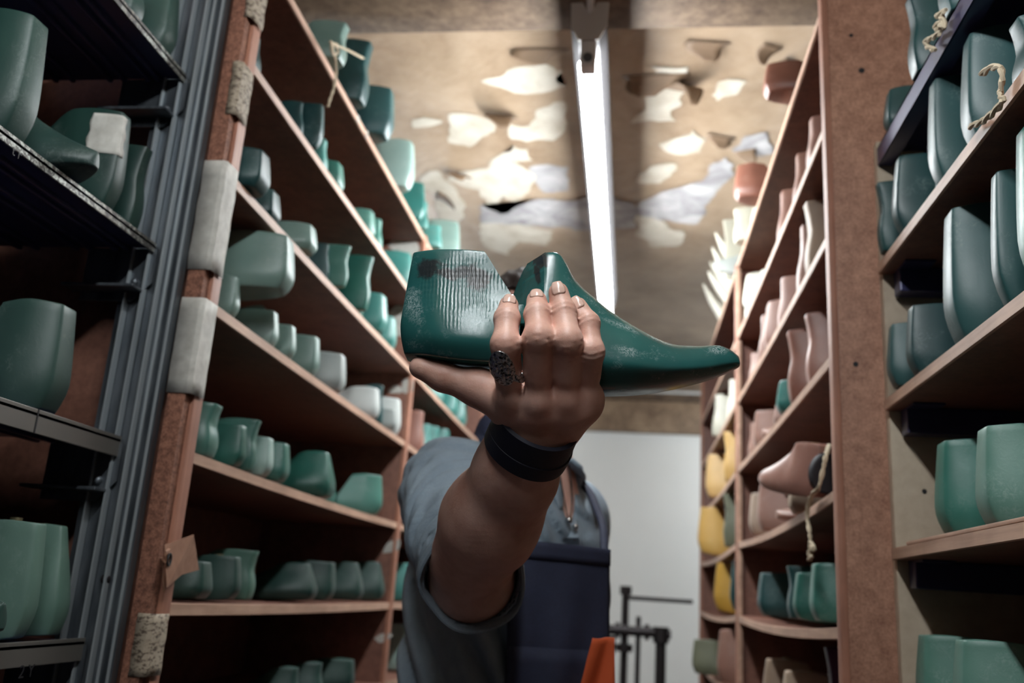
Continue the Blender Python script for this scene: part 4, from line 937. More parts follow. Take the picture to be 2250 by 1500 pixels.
# raised right arm
B.cap(rsh, J['elbow'], .052, .044, .02); B.ball(J['elbow']-CU*.004, .040, .02)
el = J['elbow']
B.cap(P(1040, 1255, .965), P(1076, 1140, .885), .0385, .044, .02); B.cap(P(1074, 1140, .885), P(1132, 1030, .832), .0425, .034, .02); B.cap(P(1132, 1030, .832), P(1174, 930, .797), .034, .0325, .02, CF, .85)
B.cap(P(1020, 1225, .945), P(1070, 1110, .865), .034, .030, .02); B.cap(P(1110, 1180, .905), P(1160, 1060, .84), .026, .022, .02)
# palm
MC = [P(1120, 878, .770), P(1182, 884, .765), P(1243, 880, .767), P(1288, 866, .775)]
WR = [P(1142, 940, .797), P(1160, 945, .795), P(1190, 945, .795), P(1222, 935, .799)]
for w_, m_, r in zip(WR, MC, (.0165, .0165, .016, .0155)):
    B.cap(w_, m_+CF*.006, .0155, r-.002, .014); B.cap(w_-CF*.007, m_-CF*.0065, .0035, .0055, .006)
for a, b_ in zip(MC, MC[1:]): B.cap(a+CF*.004+CU*-.007, b_+CF*.004+CU*-.007, .0120, .0120, .012)
for m_, r in zip(MC, (.0120, .0128, .0122, .0112)): B.ball(m_-CF*.0066+CU*.002, r, .006)
B.cap(P(1272, 893, .779), P(1235, 940, .798), .0155, .015, .015)
# thumb
TH = [P(1108, 888, .788), P(1038, 848, .796), P(974, 828, .797), P(923, 807, .797)]
for a, b_, ra, rb in zip(TH, TH[1:], (.0150, .0138, .0118), (.0142, .0122, .0098)): B.cap(a, b_, ra, rb, .008)
B.cap(P(1125, 880, .785), P(1065, 852, .794), .0150, .0150, .012)
# fingers: knuckle, two joints, tip
FG = [[(1120, 878, .770), (1111, 757, .737), (1114, 700, .752), (1118, 671, .764)],
      [(1182, 884, .765), (1183, 742, .733), (1181, 690, .750), (1179, 660, .764)],
      [(1243, 880, .767), (1247, 748, .735), (1238, 686, .752), (1227, 642, .760)],
      [(1288, 866, .775), (1299, 772, .746), (1293, 710, .758), (1270, 672, .766)]]
RG = [(.0108, .0110, .0100, .0084), (.0109, .0112, .0102, .0086), (.0107, .0110, .0100, .0084), (.0096, .0097, .0088, .0075)]
fing = []
for f, r in zip(FG, RG):
    p = [P(*q) for q in f]; fing.append(p)
    for a, b_, ra, rb, kk in zip(p, p[1:], r, r[1:], (.0035, .003, .003)): B.cap(a, b_, ra, rb, kk)
    B.cap((p[0]*.55+p[1]*.45), p[0]*.2+p[1]*.8, r[0]*.98, r[1]*.98, .004)
    B.ball(p[1]-CF*.0008, r[1]*1.04, .006); B.ball(p[2], r[2]*1.03, .004)
    # skin creases across the back of the two joints
    for q, am in ((1, .0007), (2, .0005)):
        c0 = p[q]; ax_ = p[q+1]-p[q-1]; ax_ /= np.linalg.norm(ax_)
        sl, (X, Y, Z) = B.sub(c0-.016, c0+.016)
        s_ = (X-c0[0])*ax_[0]+(Y-c0[1])*ax_[1]+(Z-c0[2])*ax_[2]
        n_ = -((X-c0[0])*CF[0]+(Y-c0[1])*CF[1]+(Z-c0[2])*CF[2]); l_ = (X-c0[0])*CR[0]+(Y-c0[1])*CR[1]+(Z-c0[2])*CR[2]
        B.F[sl] += (am*np.cos(2*math.pi*(s_+(.0007*np.sin(l_*300+q*2)))/.0046)*np.exp(-(s_/.0062)**2)*np.clip(n_/.006, 0, 1)).astype(np.float32)
# left arm, hanging behind the apron bib, hand closed on the orange cloth
le, lh = P(1268, 1470, 1.52), P(1322, 1580, 1.17)
B.cap(lsh, le, .050, .042, .02); B.cap(le, lh, .042, .030, .02)
pl = lh-CF*.0+(lh-le)/np.linalg.norm(lh-le)*.035
B.cap(lh, pl, .028, .032, .02, CF, .7)
for k in range(4):
    a = pl+CR*(.022-.015*k)+CU*.012; b_ = a-CF*.030+CU*.004; B.cap(a, b_, .009, .0085, .006); B.cap(b_, b_-CU*.028-CF*.002, .0085, .008, .004); B.cap(b_-CU*.028-CF*.002, b_-CU*.034+CF*.02, .008, .007, .004)
B.cap(pl-CR*.03, pl-CR*.028-CF*.035-CU*.01, .011, .009, .008)
body = field_obj('body', B, M_SKIN, person, 1, label='man\'s skin: raised arm, hand, face and neck')
del B
# nails on the four raised fingers
for p, r in zip(fing, RG):
    t_ = p[3]-p[2]; t_ /= np.linalg.norm(t_); n_ = -CF-t_*(-CF).dot(t_); n_ /= np.linalg.norm(n_); b_ = np.cross(t_, n_)
    vs = []; nn, mm = 9, 9
    for i in range(nn):
        s_ = i/(nn-1); along = -.006+.0128*s_
        w_ = r[3]*.70*(1-.25*max(0, (s_-.75)/.25)**2-.35*max(0, (.2-s_)/.2)**2)
        R_ = r[3]+.0006-.0022*max(0, s_-.5)/.5
        for j in range(mm):
            a = (j/(mm-1)-.5)*2*w_/r[3]*.95
            vs.append(p[3]+t_*along+n_*R_*math.cos(a)+b_*R_*math.sin(a))
    ob = obj('fingernail', (vs, grid_faces(nn, mm)), M_NAIL, person); md = ob.modifiers.new('thick', 'SOLIDIFY'); md.thickness = .0006; md.offset = 0
# hair cap with rough fringe line
H = Field(axis([(hd[0]-.13, hd[0]+.13, .004)]), axis([(hd[1]-.14, hd[1]+.14, .004)]), axis([(hd[2]-.08, hd[2]+.17, .004)]))
H.cap(hp(0, -.024, .040), hp(0, .012, .040), .085, .082, .01)
sl, (X, Y, Z) = H.sub(hd-.2, hd+.2)
f_ = (X-hd[0])*hf[0]+(Y-hd[1])*hf[1]+(Z-hd[2])*hf[2]; u_ = (X-hd[0])*hu[0]+(Y-hd[1])*hu[1]+(Z-hd[2])*hu[2]; r_ = (X-hd[0])*hr[0]+(Y-hd[1])*hr[1]+(Z-hd[2])*hr[2]
line = np.where(f_ > .03, .094-.5*np.abs(r_)**1.3, np.where(f_ > -.03, .094-(.03-f_)*2.2, -.05))
H.F[sl] = np.maximum(H.F[sl], (line-u_)*.7).astype(np.float32)
H.F[sl] += (.0022*np.sin(r_*330+f_*60)*np.sin(f_*90+3)).astype(np.float32)
field_obj('hair', H, M_HAIR, person, 1)

# ------------------------------------------------------------------ shirt
S = Field(axis([(-.40, .36, .005)]), axis([(.88, 1.78, .005)]), axis([(CAM_H-.44, CAM_H+.32, .005)]))
def shirt_shape(F, g):
    F.cap(mid-UP*.07, belly+lat*.0, .135+g, .130+g, .03, fwd, .78); F.cap(belly, hip-UP*.05, .135+g, .15+g, .05, fwd, .8)
    F.cap(mid-lat*.07-UP*.07, hip-lat*.05, .108+g, .118+g, .04, fwd, .85); F.cap(mid+lat*.07-UP*.07, hip+lat*.05, .108+g, .118+g, .04, fwd, .85)
    F.cap(rsh-UP*.004, lsh, .064+g, .060+g, .035)
    F.cap(mid+UP*.02, J['neck']+UP*.012, .072+g, .066+g, .03)
    for sg in (-1, 1): F.cap(mid+lat*.06*sg+fwd*.045-UP*.05, mid+lat*.085*sg+fwd*.04-UP*.12, .056+g, .060+g, .03)
SE = P(1037, 1266, .955)                               # sleeve end
sa = SE-rsh; sa /= np.linalg.norm(sa)
shirt_shape(S, .004)
S.cap(rsh, rsh+(SE-rsh)*.55, .070, .066, .03); S.cap(rsh+(SE-rsh)*.5, SE-sa*.03, .062, .0555, .02)
S.cap(SE-sa*.05, SE, .0555, .0550, .004)
S.cap(lsh, le, .060, .055, .03)
# wrinkles
sl, (X, Y, Z) = S.sub([-9]*3, [9]*3)
def wr(c0, dirv, wl, amp, rad):
    dirv = np.asarray(dirv, float)/np.linalg.norm(dirv); s_ = (X-c0[0])*dirv[0]+(Y-c0[1])*dirv[1]+(Z-c0[2])*dirv[2]
    d2 = (X-c0[0])**2+(Y-c0[1])**2+(Z-c0[2])**2
    o_ = np.cross(dirv, fwd); l_ = (X-c0[0])*o_[0]+(Y-c0[1])*o_[1]+(Z-c0[2])*o_[2]
    ph = 2*math.pi*(s_+.012*np.sin(l_*38+wl*900))/wl
    S.F[...] += (1.7*amp*(1-np.abs(np.sin(ph/2))*1.6)*np.exp(-d2/rad**2)).astype(np.float32)
wr(rsh+(SE-rsh)*.25-CF*.05, sa+UP*.5, .034, .0055, .10); wr(rsh+UP*.03+lat*.04-CF*.03, lat*.6+UP, .040, .0045, .09)
wr(rsh+(SE-rsh)*.65-CF*.03-CR*.03, sa+CR*.3, .026, .0040, .07); wr(P(1240, 1150, 1.3), CR+CU*.7, .030, .0045, .10)
wr(P(960, 1400, 1.2), CR*1.0+CU*.3, .045, .006, .14); wr(P(1110, 1440, 1.2), CR*1.0+CU*.15, .032, .006, .12); wr(P(1195, 1130, 1.25), CR+CU*.9, .028, .004, .06)
# openings: sleeve, neck, front placket, waist
dpl = (X-SE[0])*sa[0]+(Y-SE[1])*sa[1]+(Z-SE[2])*sa[2]; rad2 = np.sqrt((X-SE[0])**2+(Y-SE[1])**2+(Z-SE[2])**2)
S.F[...] = np.where(rad2 < .10, np.maximum(S.F, dpl-.012), S.F)
S.cap(rsh+(SE-rsh)*.45, SE+sa*.05, .049, .0500, .004, op='cut')
# turn-up of the rolled sleeve
nk = J['neck']
S.cap(nk+UP*.12, nk+UP*.055, .066, .056, .01, op='cut')
def surf(F, u, v, d0=1.0, d1=1.6):
    for d in np.arange(d0, d1, .002):
        p = P(u, v, d); k = [int(np.clip(np.searchsorted(a_, q), 0, len(a_)-1)) for a_, q in zip(F.ax, p)]
        if F.F[tuple(k)] < 0: return d
    return 1.3
VP_ = [(1234,1005,15),(1236,1025,16),(1240,1050,18),(1244,1078,18),(1247,1100,14),(1249,1120,10),(1250,1140,6)]
vd = [(u, v, r, surf(S, u, v)) for u, v, r in VP_]
bd = [surf(S, u, 1215) for u in (1140, 1190, 1240, 1290, 1320)]; print('bib depth', bd, vd)
surfd = {k: surf(S, *k) for k in [(1213,1045),(1205,1075),(1238,1012),(1258,1010),(1280,1030),(1284,1055),(1272,1070),(1258,1058),(1216,1090),(1228,1118),(1235,1108),(1226,1040),(1044,955),(1060,918),(1082,905),(1090,950),(1072,992)]}
for (u, v, r, d), (u2, v2, r2, d2) in zip(vd, vd[1:]):
    for q in (0, .5, 1):
        uu, vv, rr, dd = (x+(y-x)*q for x, y in ((u, u2), (v, v2), (r, r2), (d, d2)))
        S.cap(P(uu, vv, dd-.06), P(uu, vv, dd+.05), rr*dd/F_PX, rr*dd/F_PX, .003, op='cut', pad=.04)
shirt = field_obj('shirt', S, M_SHIRT, person, 2, label='blue chambray shirt with rolled sleeves')
# rolled cuff band around the sleeve end
def hoop(c, a_, r, w_, th, tilt=0.0, n=48):
    _, e1, e2 = frame_of(a_); e1, e2, a_ = np.array(e1), np.array(e2), np.asarray(a_, float); vs = []
    prof = [(-w_, r), (-w_*.6, r+th), (w_*.3, r+th*1.1), (w_, r+th*.5), (w_*1.05, r-.001), (w_*.5, r-.0035), (-w_, r-.003)]
    for i in range(n):
        a = 2*math.pi*i/n; d = e1*math.cos(a)+e2*math.sin(a)
        for h, rr in prof: vs.append(c+a_*(h+.003*math.sin(3*a+1))+d*(rr+.0022*math.sin(2*a)+.0015*math.sin(5*a+2)))
    m_ = len(prof); fc = []
    for i in range(n):
        for j in range(m_): fc.append((i*m_+j, i*m_+(j+1) % m_, ((i+1) % n)*m_+(j+1) % m_, ((i+1) % n)*m_+j))
    return vs, fc
obj('sleeve_cuff', hoop(SE+sa*.004, sa, .0545, .010, .0028), M_SHIRT, shirt, sharp=60)
# collar leaves lying on the shirt
def leaf(pts, lift, bulge, mt):
    c = np.array([P(u, v, surfd[(u, v)]-lift) for u, v in pts]); o_ = spline(np.vstack([c, c[:1]]), 29)[:-1]; ce = o_.mean(0)-CF*bulge; n = len(o_); vs = []; K_ = 7
    for k in range(K_):
        q = k/(K_-1)
        for p in o_: vs.append(ce+(p-ce)*max(q, .02)-CF*bulge*(1-q*q)*.5)
    ob = obj('collar', (vs, grid_faces(K_, n, True)), mt, shirt, sharp=80); md = ob.modifiers.new('thick', 'SOLIDIFY'); md.thickness = .005; md.offset = 0
leaf([(1238,1012),(1258,1010),(1280,1030),(1284,1055),(1272,1070),(1258,1058)], .008, .012, M_SHIRT)
leaf([(1226,1040),(1213,1045),(1205,1075),(1216,1090),(1228,1118),(1235,1108)], .006, .006, M_SHIRT)
leaf([(1044,955),(1060,918),(1082,905),(1090,950),(1072,992)], .010, .012, M_NAVYC)
pk = [P(u, v, surf(S, u, v)-.003) for u, v in ((1250,1146),(1252,1162),(1254,1180),(1256,1200),(1258,1225))]
vs = []
for p in pk: vs += [p-CR*.011, p-CR*.010-CF*.003, p+CR*.010-CF*.003, p+CR*.011]
ob = obj('placket', (vs, grid_faces(len(pk), 4)), M_SHIRT, shirt, sharp=60); md = ob.modifiers.new('thick', 'SOLIDIFY'); md.thickness = .002
# ------------------------------------------------------------------ apron
bl = CR*.95+CF*.46; bl[2] = -.01; bl /= np.linalg.norm(bl); bf = np.cross(bl, UP); bf /= np.linalg.norm(bf); bf = bf if bf[1] < 0 else -bf
bib0 = P(1244, 1201, 1.205)
def bib_pt(s_, t_):      # s across (-1..1), t down
    return bib0+bl*(.0735*s_)-bf*(.016*s_*s_)+bf*(.010*min(t_*3, 1)+.004*math.sin(7*s_+t_*14)*min(1, t_*6))-UP*t_
n, m_ = 30, 25; vs = [bib_pt(-1+2*j/(m_-1), .133*i/(n-1)) for i in range(n) for j in range(m_)]
apron = thing('apron', None, None, (0, 0, 0)); bpy.data.objects.remove(apron)
bib = obj('apron', (vs, grid_faces(n, m_)), M_NAVYC, person, label='navy canvas bib apron'); md = bib.modifiers.new('thick', 'SOLIDIFY'); md.thickness = .004
vs = [bib_pt((-1+2*j/(m_-1))*(1.0+.9*max(0, i/(n-1)-.25)), .128+.55*i/(n-1))+bf*.003-bf*(.03*(abs(-1+2*j/(m_-1))**3)*(i/(n-1))) for i in range(n) for j in range(m_)]
sk = obj('apron_skirt', (vs, grid_faces(n, m_)), M_NAVYC, bib); md = sk.modifiers.new('thick', 'SOLIDIFY'); md.thickness = .004
vs = [bib_pt(-1.0+2*j/(m_-1), -.003+.022*i/3)+bf*.0035 for i in range(4) for j in range(m_)]
hem = obj('hem', (vs, grid_faces(4, m_)), M_NAVYC, bib); md = hem.modifiers.new('thick', 'SOLIDIFY'); md.thickness = .003
for sg, way in ((.9, [(1325, 1150, 1.30), (1314, 1120, 1.33), (1290, 1070, 1.38)]), (-.9, [(1140, 1110, 1.27), (1110, 1020, 1.31)])):
    path = spline([bib_pt(sg, .006)+bf*.003]+[P(*w_) for w_ in way]+[nk+lat*.07*np.sign(sg)+UP*.02, nk-fwd*.085+UP*.0+lat*.02*np.sign(sg)], 26); vs = []
    for i, p in enumerate(path): vs += [p-bl*.006-UP*.002, p+bl*.006]
    ob = obj('neck_strap', (vs, grid_faces(26, 2)), M_NAVYC, bib); md = ob.modifiers.new('thick', 'SOLIDIFY'); md.thickness = .003
# ------------------------------------------------------------------ trousers and shoes (below the picture, carrying the man on the floor)
T = Field(axis([(-.5, .5, .009)]), axis([(1.0, 1.9, .009)]), axis([(.03, CAM_H-.28, .009)]))
hc = np.array([hip[0], hip[1], 0])-fwd*.01
T.cap(hc+UP*(CAM_H-.40)-lat*.06, hc+UP*(CAM_H-.40)+lat*.06, .115, .115, .03, fwd, .85)
ft = []
for sg in (-1, 1):
    a = hc+lat*.085*sg+UP*.72; k_ = hc+lat*.10*sg+fwd*.02+UP*.44; f_ = hc+lat*.11*sg+UP*.07; ft.append(f_)
    T.cap(hc+lat*.07*sg+UP*(CAM_H-.45), a, .10, .085, .03); T.cap(a, k_, .085, .062, .03); T.cap(k_, f_, .062, .052, .02)
field_obj('trousers', T, M_TROUS, person, 1); del T
for f_ in ft:
    Q = Field(axis([(f_[0]-.25, f_[0]+.25, .006)]), axis([(f_[1]-.3, f_[1]+.25, .006)]), axis([(-.01, .14, .006)]))
    Q.cap(f_-fwd*.05-UP*.03, f_+fwd*.15-UP*.04, .045, .04, .02, UP, .9); Q.cap(f_-fwd*.03, f_-fwd*.03+UP*.03, .042, .045, .02)
    sl, (X, Y, Z) = Q.sub([-9]*3, [9]*3); Q.F[...] = np.maximum(Q.F, .001-Z+0*X+0*Y); field_obj('shoe', Q, M_SHOE, person, 1)
# ------------------------------------------------------------------ wrist band, ring, necklace
wa = P(1176, 940, .795)-P(1140, 1040, .832); wa /= np.linalg.norm(wa); wc = P(1172, 950, .800)
def band(c, a_, rx, rz, h0, h1, th, n=64):
    e1 = CR-a_*CR.dot(a_); e1 /= np.linalg.norm(e1); e2 = np.cross(a_, e1); vs = []
    prof = [(h0, 0), (h0+.001, th), ((h0+h1)/2, th*1.15), (h1-.001, th), (h1, 0), ((h0+h1)/2, -.001)]
    for i in range(n):
        a = 2*math.pi*i/n
        for h, q in prof: vs.append(c+a_*(h+.0015*math.sin(2*a))+e1*math.cos(a)*(rx+q)+e2*math.sin(a)*(rz+q))
    m_ = len(prof); return vs, [(i*m_+j, i*m_+(j+1) % m_, ((i+1) % n)*m_+(j+1) % m_, ((i+1) % n)*m_+j) for i in range(n) for j in range(m_)]
wt_ = wa+CR*.06; wt_ /= np.linalg.norm(wt_)
wb = obj('wristband', band(wc, wt_, .0345, .0315, -.020, .017, .0035), M_BAND, person, sharp=50, label='wide navy leather wristband')
obj('wristband_strap', band(wc-wa*.010, (wa+CR*.10)/np.linalg.norm(wa+CR*.10), .0375, .0345, -.013, .004, .0018), M_BAND, wb, sharp=50)
bm = bmesh.new(); p = P(1236, 993, .785); bx(bm, p[0]-.0015, p[0]+.0015, p[1]-.004, p[1], p[2]-.003, p[2]+.003, .0005); obj('buckle_tip', bm, M_BEAD, wb)
pi_ = fing[0]; rc = pi_[0]*.48+pi_[1]*.52; ra_ = pi_[1]-pi_[0]; ra_ /= np.linalg.norm(ra_)
rg = obj('ring', hoop(rc, ra_, .0122, .0035, .0012, n=40), M_SILVER, person, label='silver ring with a big oval textured plate')
pn_ = -CF-ra_*(-CF).dot(ra_); pn_ /= np.linalg.norm(pn_); pn_ = pn_*.9-CR*.28; pn_ /= np.linalg.norm(pn_)
pu = CU-pn_*CU.dot(pn_); pu /= np.linalg.norm(pu); pr_ = np.cross(pu, pn_); pr_ = pr_ if pr_.dot(CR) > 0 else -pr_
pc = P(1104, 808, .728); vs = []; nr, na = 20, 72
for i in range(nr):
    q = (i/(nr-1)); 
    for k in range(na):
        a = 2*math.pi*k/na; x, y = q*math.cos(a)*.0100, q*math.sin(a)*.0165
        nz_ = mnoise.noise(Vector((x*420+3, y*420, 1.3)))*1.0; ridge = (1-abs(nz_)*2.4)
        vs.append(pc+pr_*x+pu*(y-.04*x*0)+pn_*(.0026*(1-q*q)+.0012*ridge*(1-q**6)))
fc = [(i*na+k, i*na+(k+1) % na, (i+1)*na+(k+1) % na, (i+1)*na+k) for i in range(nr-1) for k in range(na)]
ob = obj('ring_plate', (vs, fc), M_SILVER, rg, sharp=70); md = ob.modifiers.new('thick', 'SOLIDIFY'); md.thickness = .0022; md.offset = -1 if False else 0
vs0 = P(1243, 1140, 1.215)
nl = obj('necklace', twine([P(1225, 1010, 1.30), P(1236, 1075, 1.295), P(1250, 1141, 1.27), P(1257, 1090, 1.295), P(1250, 1020, 1.31)], .0006, 40), M_BLACK, person)
for u, v, r in ((1250, 1143, .0052), (1264, 1157, .0040), (1261, 1183, .0034), (1263, 1164, .0026)):
    bm = bmesh.new(); bmesh.ops.create_icosphere(bm, subdivisions=3, radius=r, matrix=Matrix.Translation(P(u, v, 1.262))); obj('bead', bm, M_BEAD, nl)
# ------------------------------------------------------------------ orange cloth in his left hand
oc = [(1300, 1402), (1350, 1400), (1349, 1500), (1345, 1580), (1240, 1560), (1262, 1490)]
a0 = [P(u, v, 1.20) for u, v in oc]; n, m_ = 14, 14; vs = []
for i in range(n):
    q = i/(n-1); l_ = np.array(P(1302-50*q, 1402+178*q, 1.105-.03*q)); r_ = np.array(P(1350-3*q, 1400+180*q, 1.115-.03*q))
    for j in range(m_):
        s_ = j/(m_-1); vs.append(l_+(r_-l_)*s_-CF*(.006*math.sin(s_*7+q*2.2)*(.3+q)))
ob = obj('cloth', (vs, grid_faces(n, m_)), M_ORANGE, None, label='orange cloth held at the man\'s side below his navy bib', cat='cloth'); md = ob.modifiers.new('thick', 'SOLIDIFY'); md.thickness = .003

# ------------------------------------------------------------------ the held last
M_HELD = mat('scuffed_teal_plastic', (0.02, 0.105, 0.10), 0.3); t = NT(M_HELD); v = t.coord()
n1 = t.noise(v, 40, 6, 0.65); n2 = t.noise(v, 300, 4, 0.75, 2.0); n3 = t.noise(v, 14, 3, 0.5); n4 = t.noise(t.coord((1, 1, .25)), 900, 2, .6)
base = t.ramp(n3, [(0.3, (0.014, 0.082, 0.080)), (0.7, (0.026, 0.125, 0.115))])
scr = t.math('MULTIPLY', t.ramp(n1, [(0.55, (0, 0, 0)), (0.70, (1, 1, 1))]), t.ramp(n2, [(0.46, (0, 0, 0)), (0.60, (1, 1, 1))]))
c = t.mix(t.math('MULTIPLY', scr, 0.55), base, (0.30, 0.40, 0.39))
# dark burnt smears, in the last's own coordinates (x along, z up)
sx = t.new('ShaderNodeSeparateXYZ'); t.l(t.coord(), sx.inputs[0])
warp = t.noise(v, 60, 4, 0.6)
def blob(x, z, rx, rz, ang=0.0, soft=0.35):
    dx = t.math('SUBTRACT', sx.outputs[0], x); dz = t.math('SUBTRACT', sx.outputs[2], z); ca, sa_ = math.cos(ang), math.sin(ang)
    a = t.math('DIVIDE', t.math('ADD', t.math('MULTIPLY', dx, ca), t.math('MULTIPLY', dz, sa_)), rx)
    b_ = t.math('DIVIDE', t.math('SUBTRACT', t.math('MULTIPLY', dz, ca), t.math('MULTIPLY', dx, sa_)), rz)
    r = t.math('SQRT', t.math('ADD', t.math('MULTIPLY', a, a), t.math('MULTIPLY', b_, b_)))
    r = t.math('ADD', r, t.math('MULTIPLY', t.math('SUBTRACT', warp, 0.5), 2.0))
    return t.ramp(r, [(1-soft, (1, 1, 1)), (1.0, (0, 0, 0))])
HP = lambda u, v: ((u-1145)*.815/2000, (706-v)*.85/2000)
spots = [(HP(945, 607), .014, .011, .2), (HP(985, 622), .022, .006, -.2), (HP(1052, 632), .0125, .0150, .6), (HP(1190, 585), .0075, .0110, .4), (HP(1180, 612), .003, .014, .15), (HP(1020, 618), .012, .006, 0.0)]
dk = None
for (x, z), rx, rz, an in spots:
    b_ = blob(x, z, rx, rz, an); dk = b_ if dk is None else t.math('MAXIMUM', dk, b_)
c = t.mix(t.math('MULTIPLY', dk, 0.88), c, (0.020, 0.017, 0.020))
for (x, z), rx, rz, an in [(HP(1350, 735), .022, .005, -.35), (HP(1365, 800), .014, .006, -.3), (HP(1570, 782), .012, .006, .3), (HP(910, 690), .010, .022, .3), (HP(1440, 760), .016, .003, -.5)]:
    c = t.mix(t.math('MULTIPLY', t.math('MULTIPLY', blob(x, z, rx, rz, an, .8), t.ramp(n2, [(0.45, (0, 0, 0)), (0.56, (1, 1, 1))])), 0.75), c, (0.36, 0.45, 0.45))
t.col(c); t.rgh(t.math('ADD', t.math('MULTIPLY', n1, 0.26), 0.10))
# woven tool marks on the heel block
w1 = t.new('ShaderNodeTexWave', wave_type='BANDS', bands_direction='X'); w1.inputs['Scale'].default_value = 95; w1.inputs['Distortion'].default_value = 2.2; w1.inputs['Detail'].default_value = 2; w1.inputs['Detail Scale'].default_value = 1.2; t.l(v, w1.inputs['Vector'])
w2 = t.new('ShaderNodeTexWave', wave_type='BANDS', bands_direction='Z'); w2.inputs['Scale'].default_value = 60; w2.inputs['Distortion'].default_value = 3.0; w2.inputs['Detail'].default_value = 2; t.l(v, w2.inputs['Vector'])
hx, hz = HP(1015, 655)
area = blob(hx, hz, .046, .036, 0, .5)
wv = t.math('MULTIPLY', t.math('ADD', w1.outputs['Fac'], t.math('MULTIPLY', w2.outputs['Fac'], 0.6)), area)
t.nrm(t.bump(wv, 0.26, 0.0006, t.bump(t.math('ADD', t.math('MULTIPLY', n2, .6), n1), 0.15, 0.0008)))
held_o = P(1145, 700, .820)
K = .815/2000
HZ = UP-CR*CR.dot(UP); HZ /= np.linalg.norm(HZ); HY = np.cross(HZ, CR); HY = HY if HY[1] > 0 else -HY; KZ = K/HZ.dot(CU)
hl = lambda pts: [((u-1145)*K, (700-v)*KZ) for u, v in pts]
held = bpy.data.objects.new('shoe_last', None); C.objects.link(held); held['_local'] = 1
mw = Matrix.Identity(4)
tl = math.radians(0)
for i in range(3): mw[i][0], mw[i][1], mw[i][2], mw[i][3] = CR[i], HY[i], HZ[i], held_o[i]
held.matrix_world = mw
setp(held, 'scratched dark teal hinged shoe last held up in the man\'s raised hand', 'shoe last')
hb = last_part(hl([(893, 786), (940, 794), (1000, 805), (1090, 813), (1142, 814)]), hl([(913, 556), (960, 556), (1020, 558), (1064, 561)]), [(0, .023, .028, .014), (.3, .029, .0375, .017), (.7, .030, .038, .018), (1, .030, .036, .017)], 40, 36, .0065, None, .47, .55, 0, .50, 0, 0, .0016, .16, waist=.72)
fp = last_part(hl([(1146, 814), (1230, 846), (1310, 858), (1370, 858), (1440, 853), (1530, 836), (1580, 822), (1619, 806)]),
               hl([(1174, 566), (1186, 560), (1216, 561), (1234, 579), (1262, 621), (1310, 662), (1352, 694), (1420, 735), (1470, 757), (1530, 762), (1576, 760), (1600, 769), (1619, 783)]),
               [(0, .018, .036, .012), (.12, .018, .036, .012), (.3, .020, .039, .007), (.5, .021, .040, .004), (.7, .017, .033, .003), (.9, .009, .019, .002), (1, .007, .013, .002)], 64, 28, 0, .47, None, 0, .07, 0, .35, .55, .0014, .22)
obj('heel_block', hb, M_HELD, held, sharp=42); obj('forepart', fp, M_HELD, held, sharp=42)
hx0 = [(1139, 680), (1149, 680)]
bm = bmesh.new(); tube(bm, [((1139-1145)*K, .004, (700-690)*K), ((1150-1145)*K, .004, (700-690)*K)], .004, 14); obj('hinge_pin', bm, M_METAL, held)
bm = bmesh.new(); bx(bm, (1136-1145)*K, (1152-1145)*K, -.012, .012, (700-720)*K, (700-676)*K, .001); obj('hinge', bm, M_HELD, held)

# the skin gives way where it presses on the held last
from mathutils.bvhtree import BVHTree
bpy.context.view_layer.update()
for ch in [c_ for c_ in held.children if c_.name.startswith(('heel_block', 'forepart'))]*2:
    mwc = held.matrix_world @ ch.matrix_local if False else ch.matrix_world
    bv = BVHTree.FromPolygons([mwc @ v_.co for v_ in ch.data.vertices], [tuple(p_.vertices) for p_ in ch.data.polygons])
    bw = body.matrix_world; bi = bw.inverted()
    for v_ in body.data.vertices:
        p_ = bw @ v_.co
        if p_.y < .66 or p_.y > .88: continue
        co, nn_, ix, ds = bv.find_nearest(p_, .016)
        if co is not None and (p_-co).dot(nn_) < .0008 and ds < .016: v_.co = bi @ (co+nn_*.0011)
# ------------------------------------------------------------------ iron stretching stand by the white wall
ym = 3.4
st = thing('shoe_press', 'dark iron shoe-stretching press on a post before the white wall', 'press', (on_y(1420, 1400, ym)[0], ym, 0))
def rod(u0, v0, u1, v1, r, nm, y=ym, extra=None):
    a, b_ = on_y(u0, v0, y), on_y(u1, v1, y); bm = bmesh.new(); tube(bm, [a, b_], r, 16)
    if extra: extra(bm)
    return obj(nm, bm, M_BLACK, st)
xa = on_y(1372, 1400, ym)[0]; xb = on_y(1402, 1400, ym)[0]; xd = on_y(1452, 1400, ym)[0]
za, zb_, zc_, zd = (on_y(1372, q, ym)[2] for q in (1306, 1352, 1374, 1385))
bm = bmesh.new(); tube(bm, [(xa, ym, .62), (xa, ym, za+.02)], .013, 16); obj('screw_rod', bm, M_BLACK, st)
bm = bmesh.new(); tube(bm, [(xa, ym, za+.0), (xa, ym, za+.03)], .021, 16); obj('rod_cap', bm, M_BLACK, st)
bm = bmesh.new(); tube(bm, [(xb, ym, .62), (xb, ym, zb_)], .009, 14); obj('screw_rod', bm, M_BLACK, st)
bm = bmesh.new(); tube(bm, [(xd, ym, .62), (xd, ym, zc_)], .019, 18); tube(bm, [(xd, ym, zc_-.05), (xd, ym, zc_+.004)], .028, 18); obj('post', bm, M_BLACK, st)
bm = bmesh.new(); x0 = on_y(1350, 1400, ym)[0]; x1 = on_y(1474, 1400, ym)[0]
tube(bm, [(x0-.06, ym, zd), (xd+.01, ym, zd)], .017, 16)
for x in (x0+.01, x0+.035, xb, xb+.03): tube(bm, [(x-.008, ym, zd), (x+.008, ym, zd)], .027, 16)
tube(bm, [(xd+.01, ym, zd-.003), (x1, ym, zd-.003)], .016, 14); obj('crossbar', bm, M_BLACK, st)
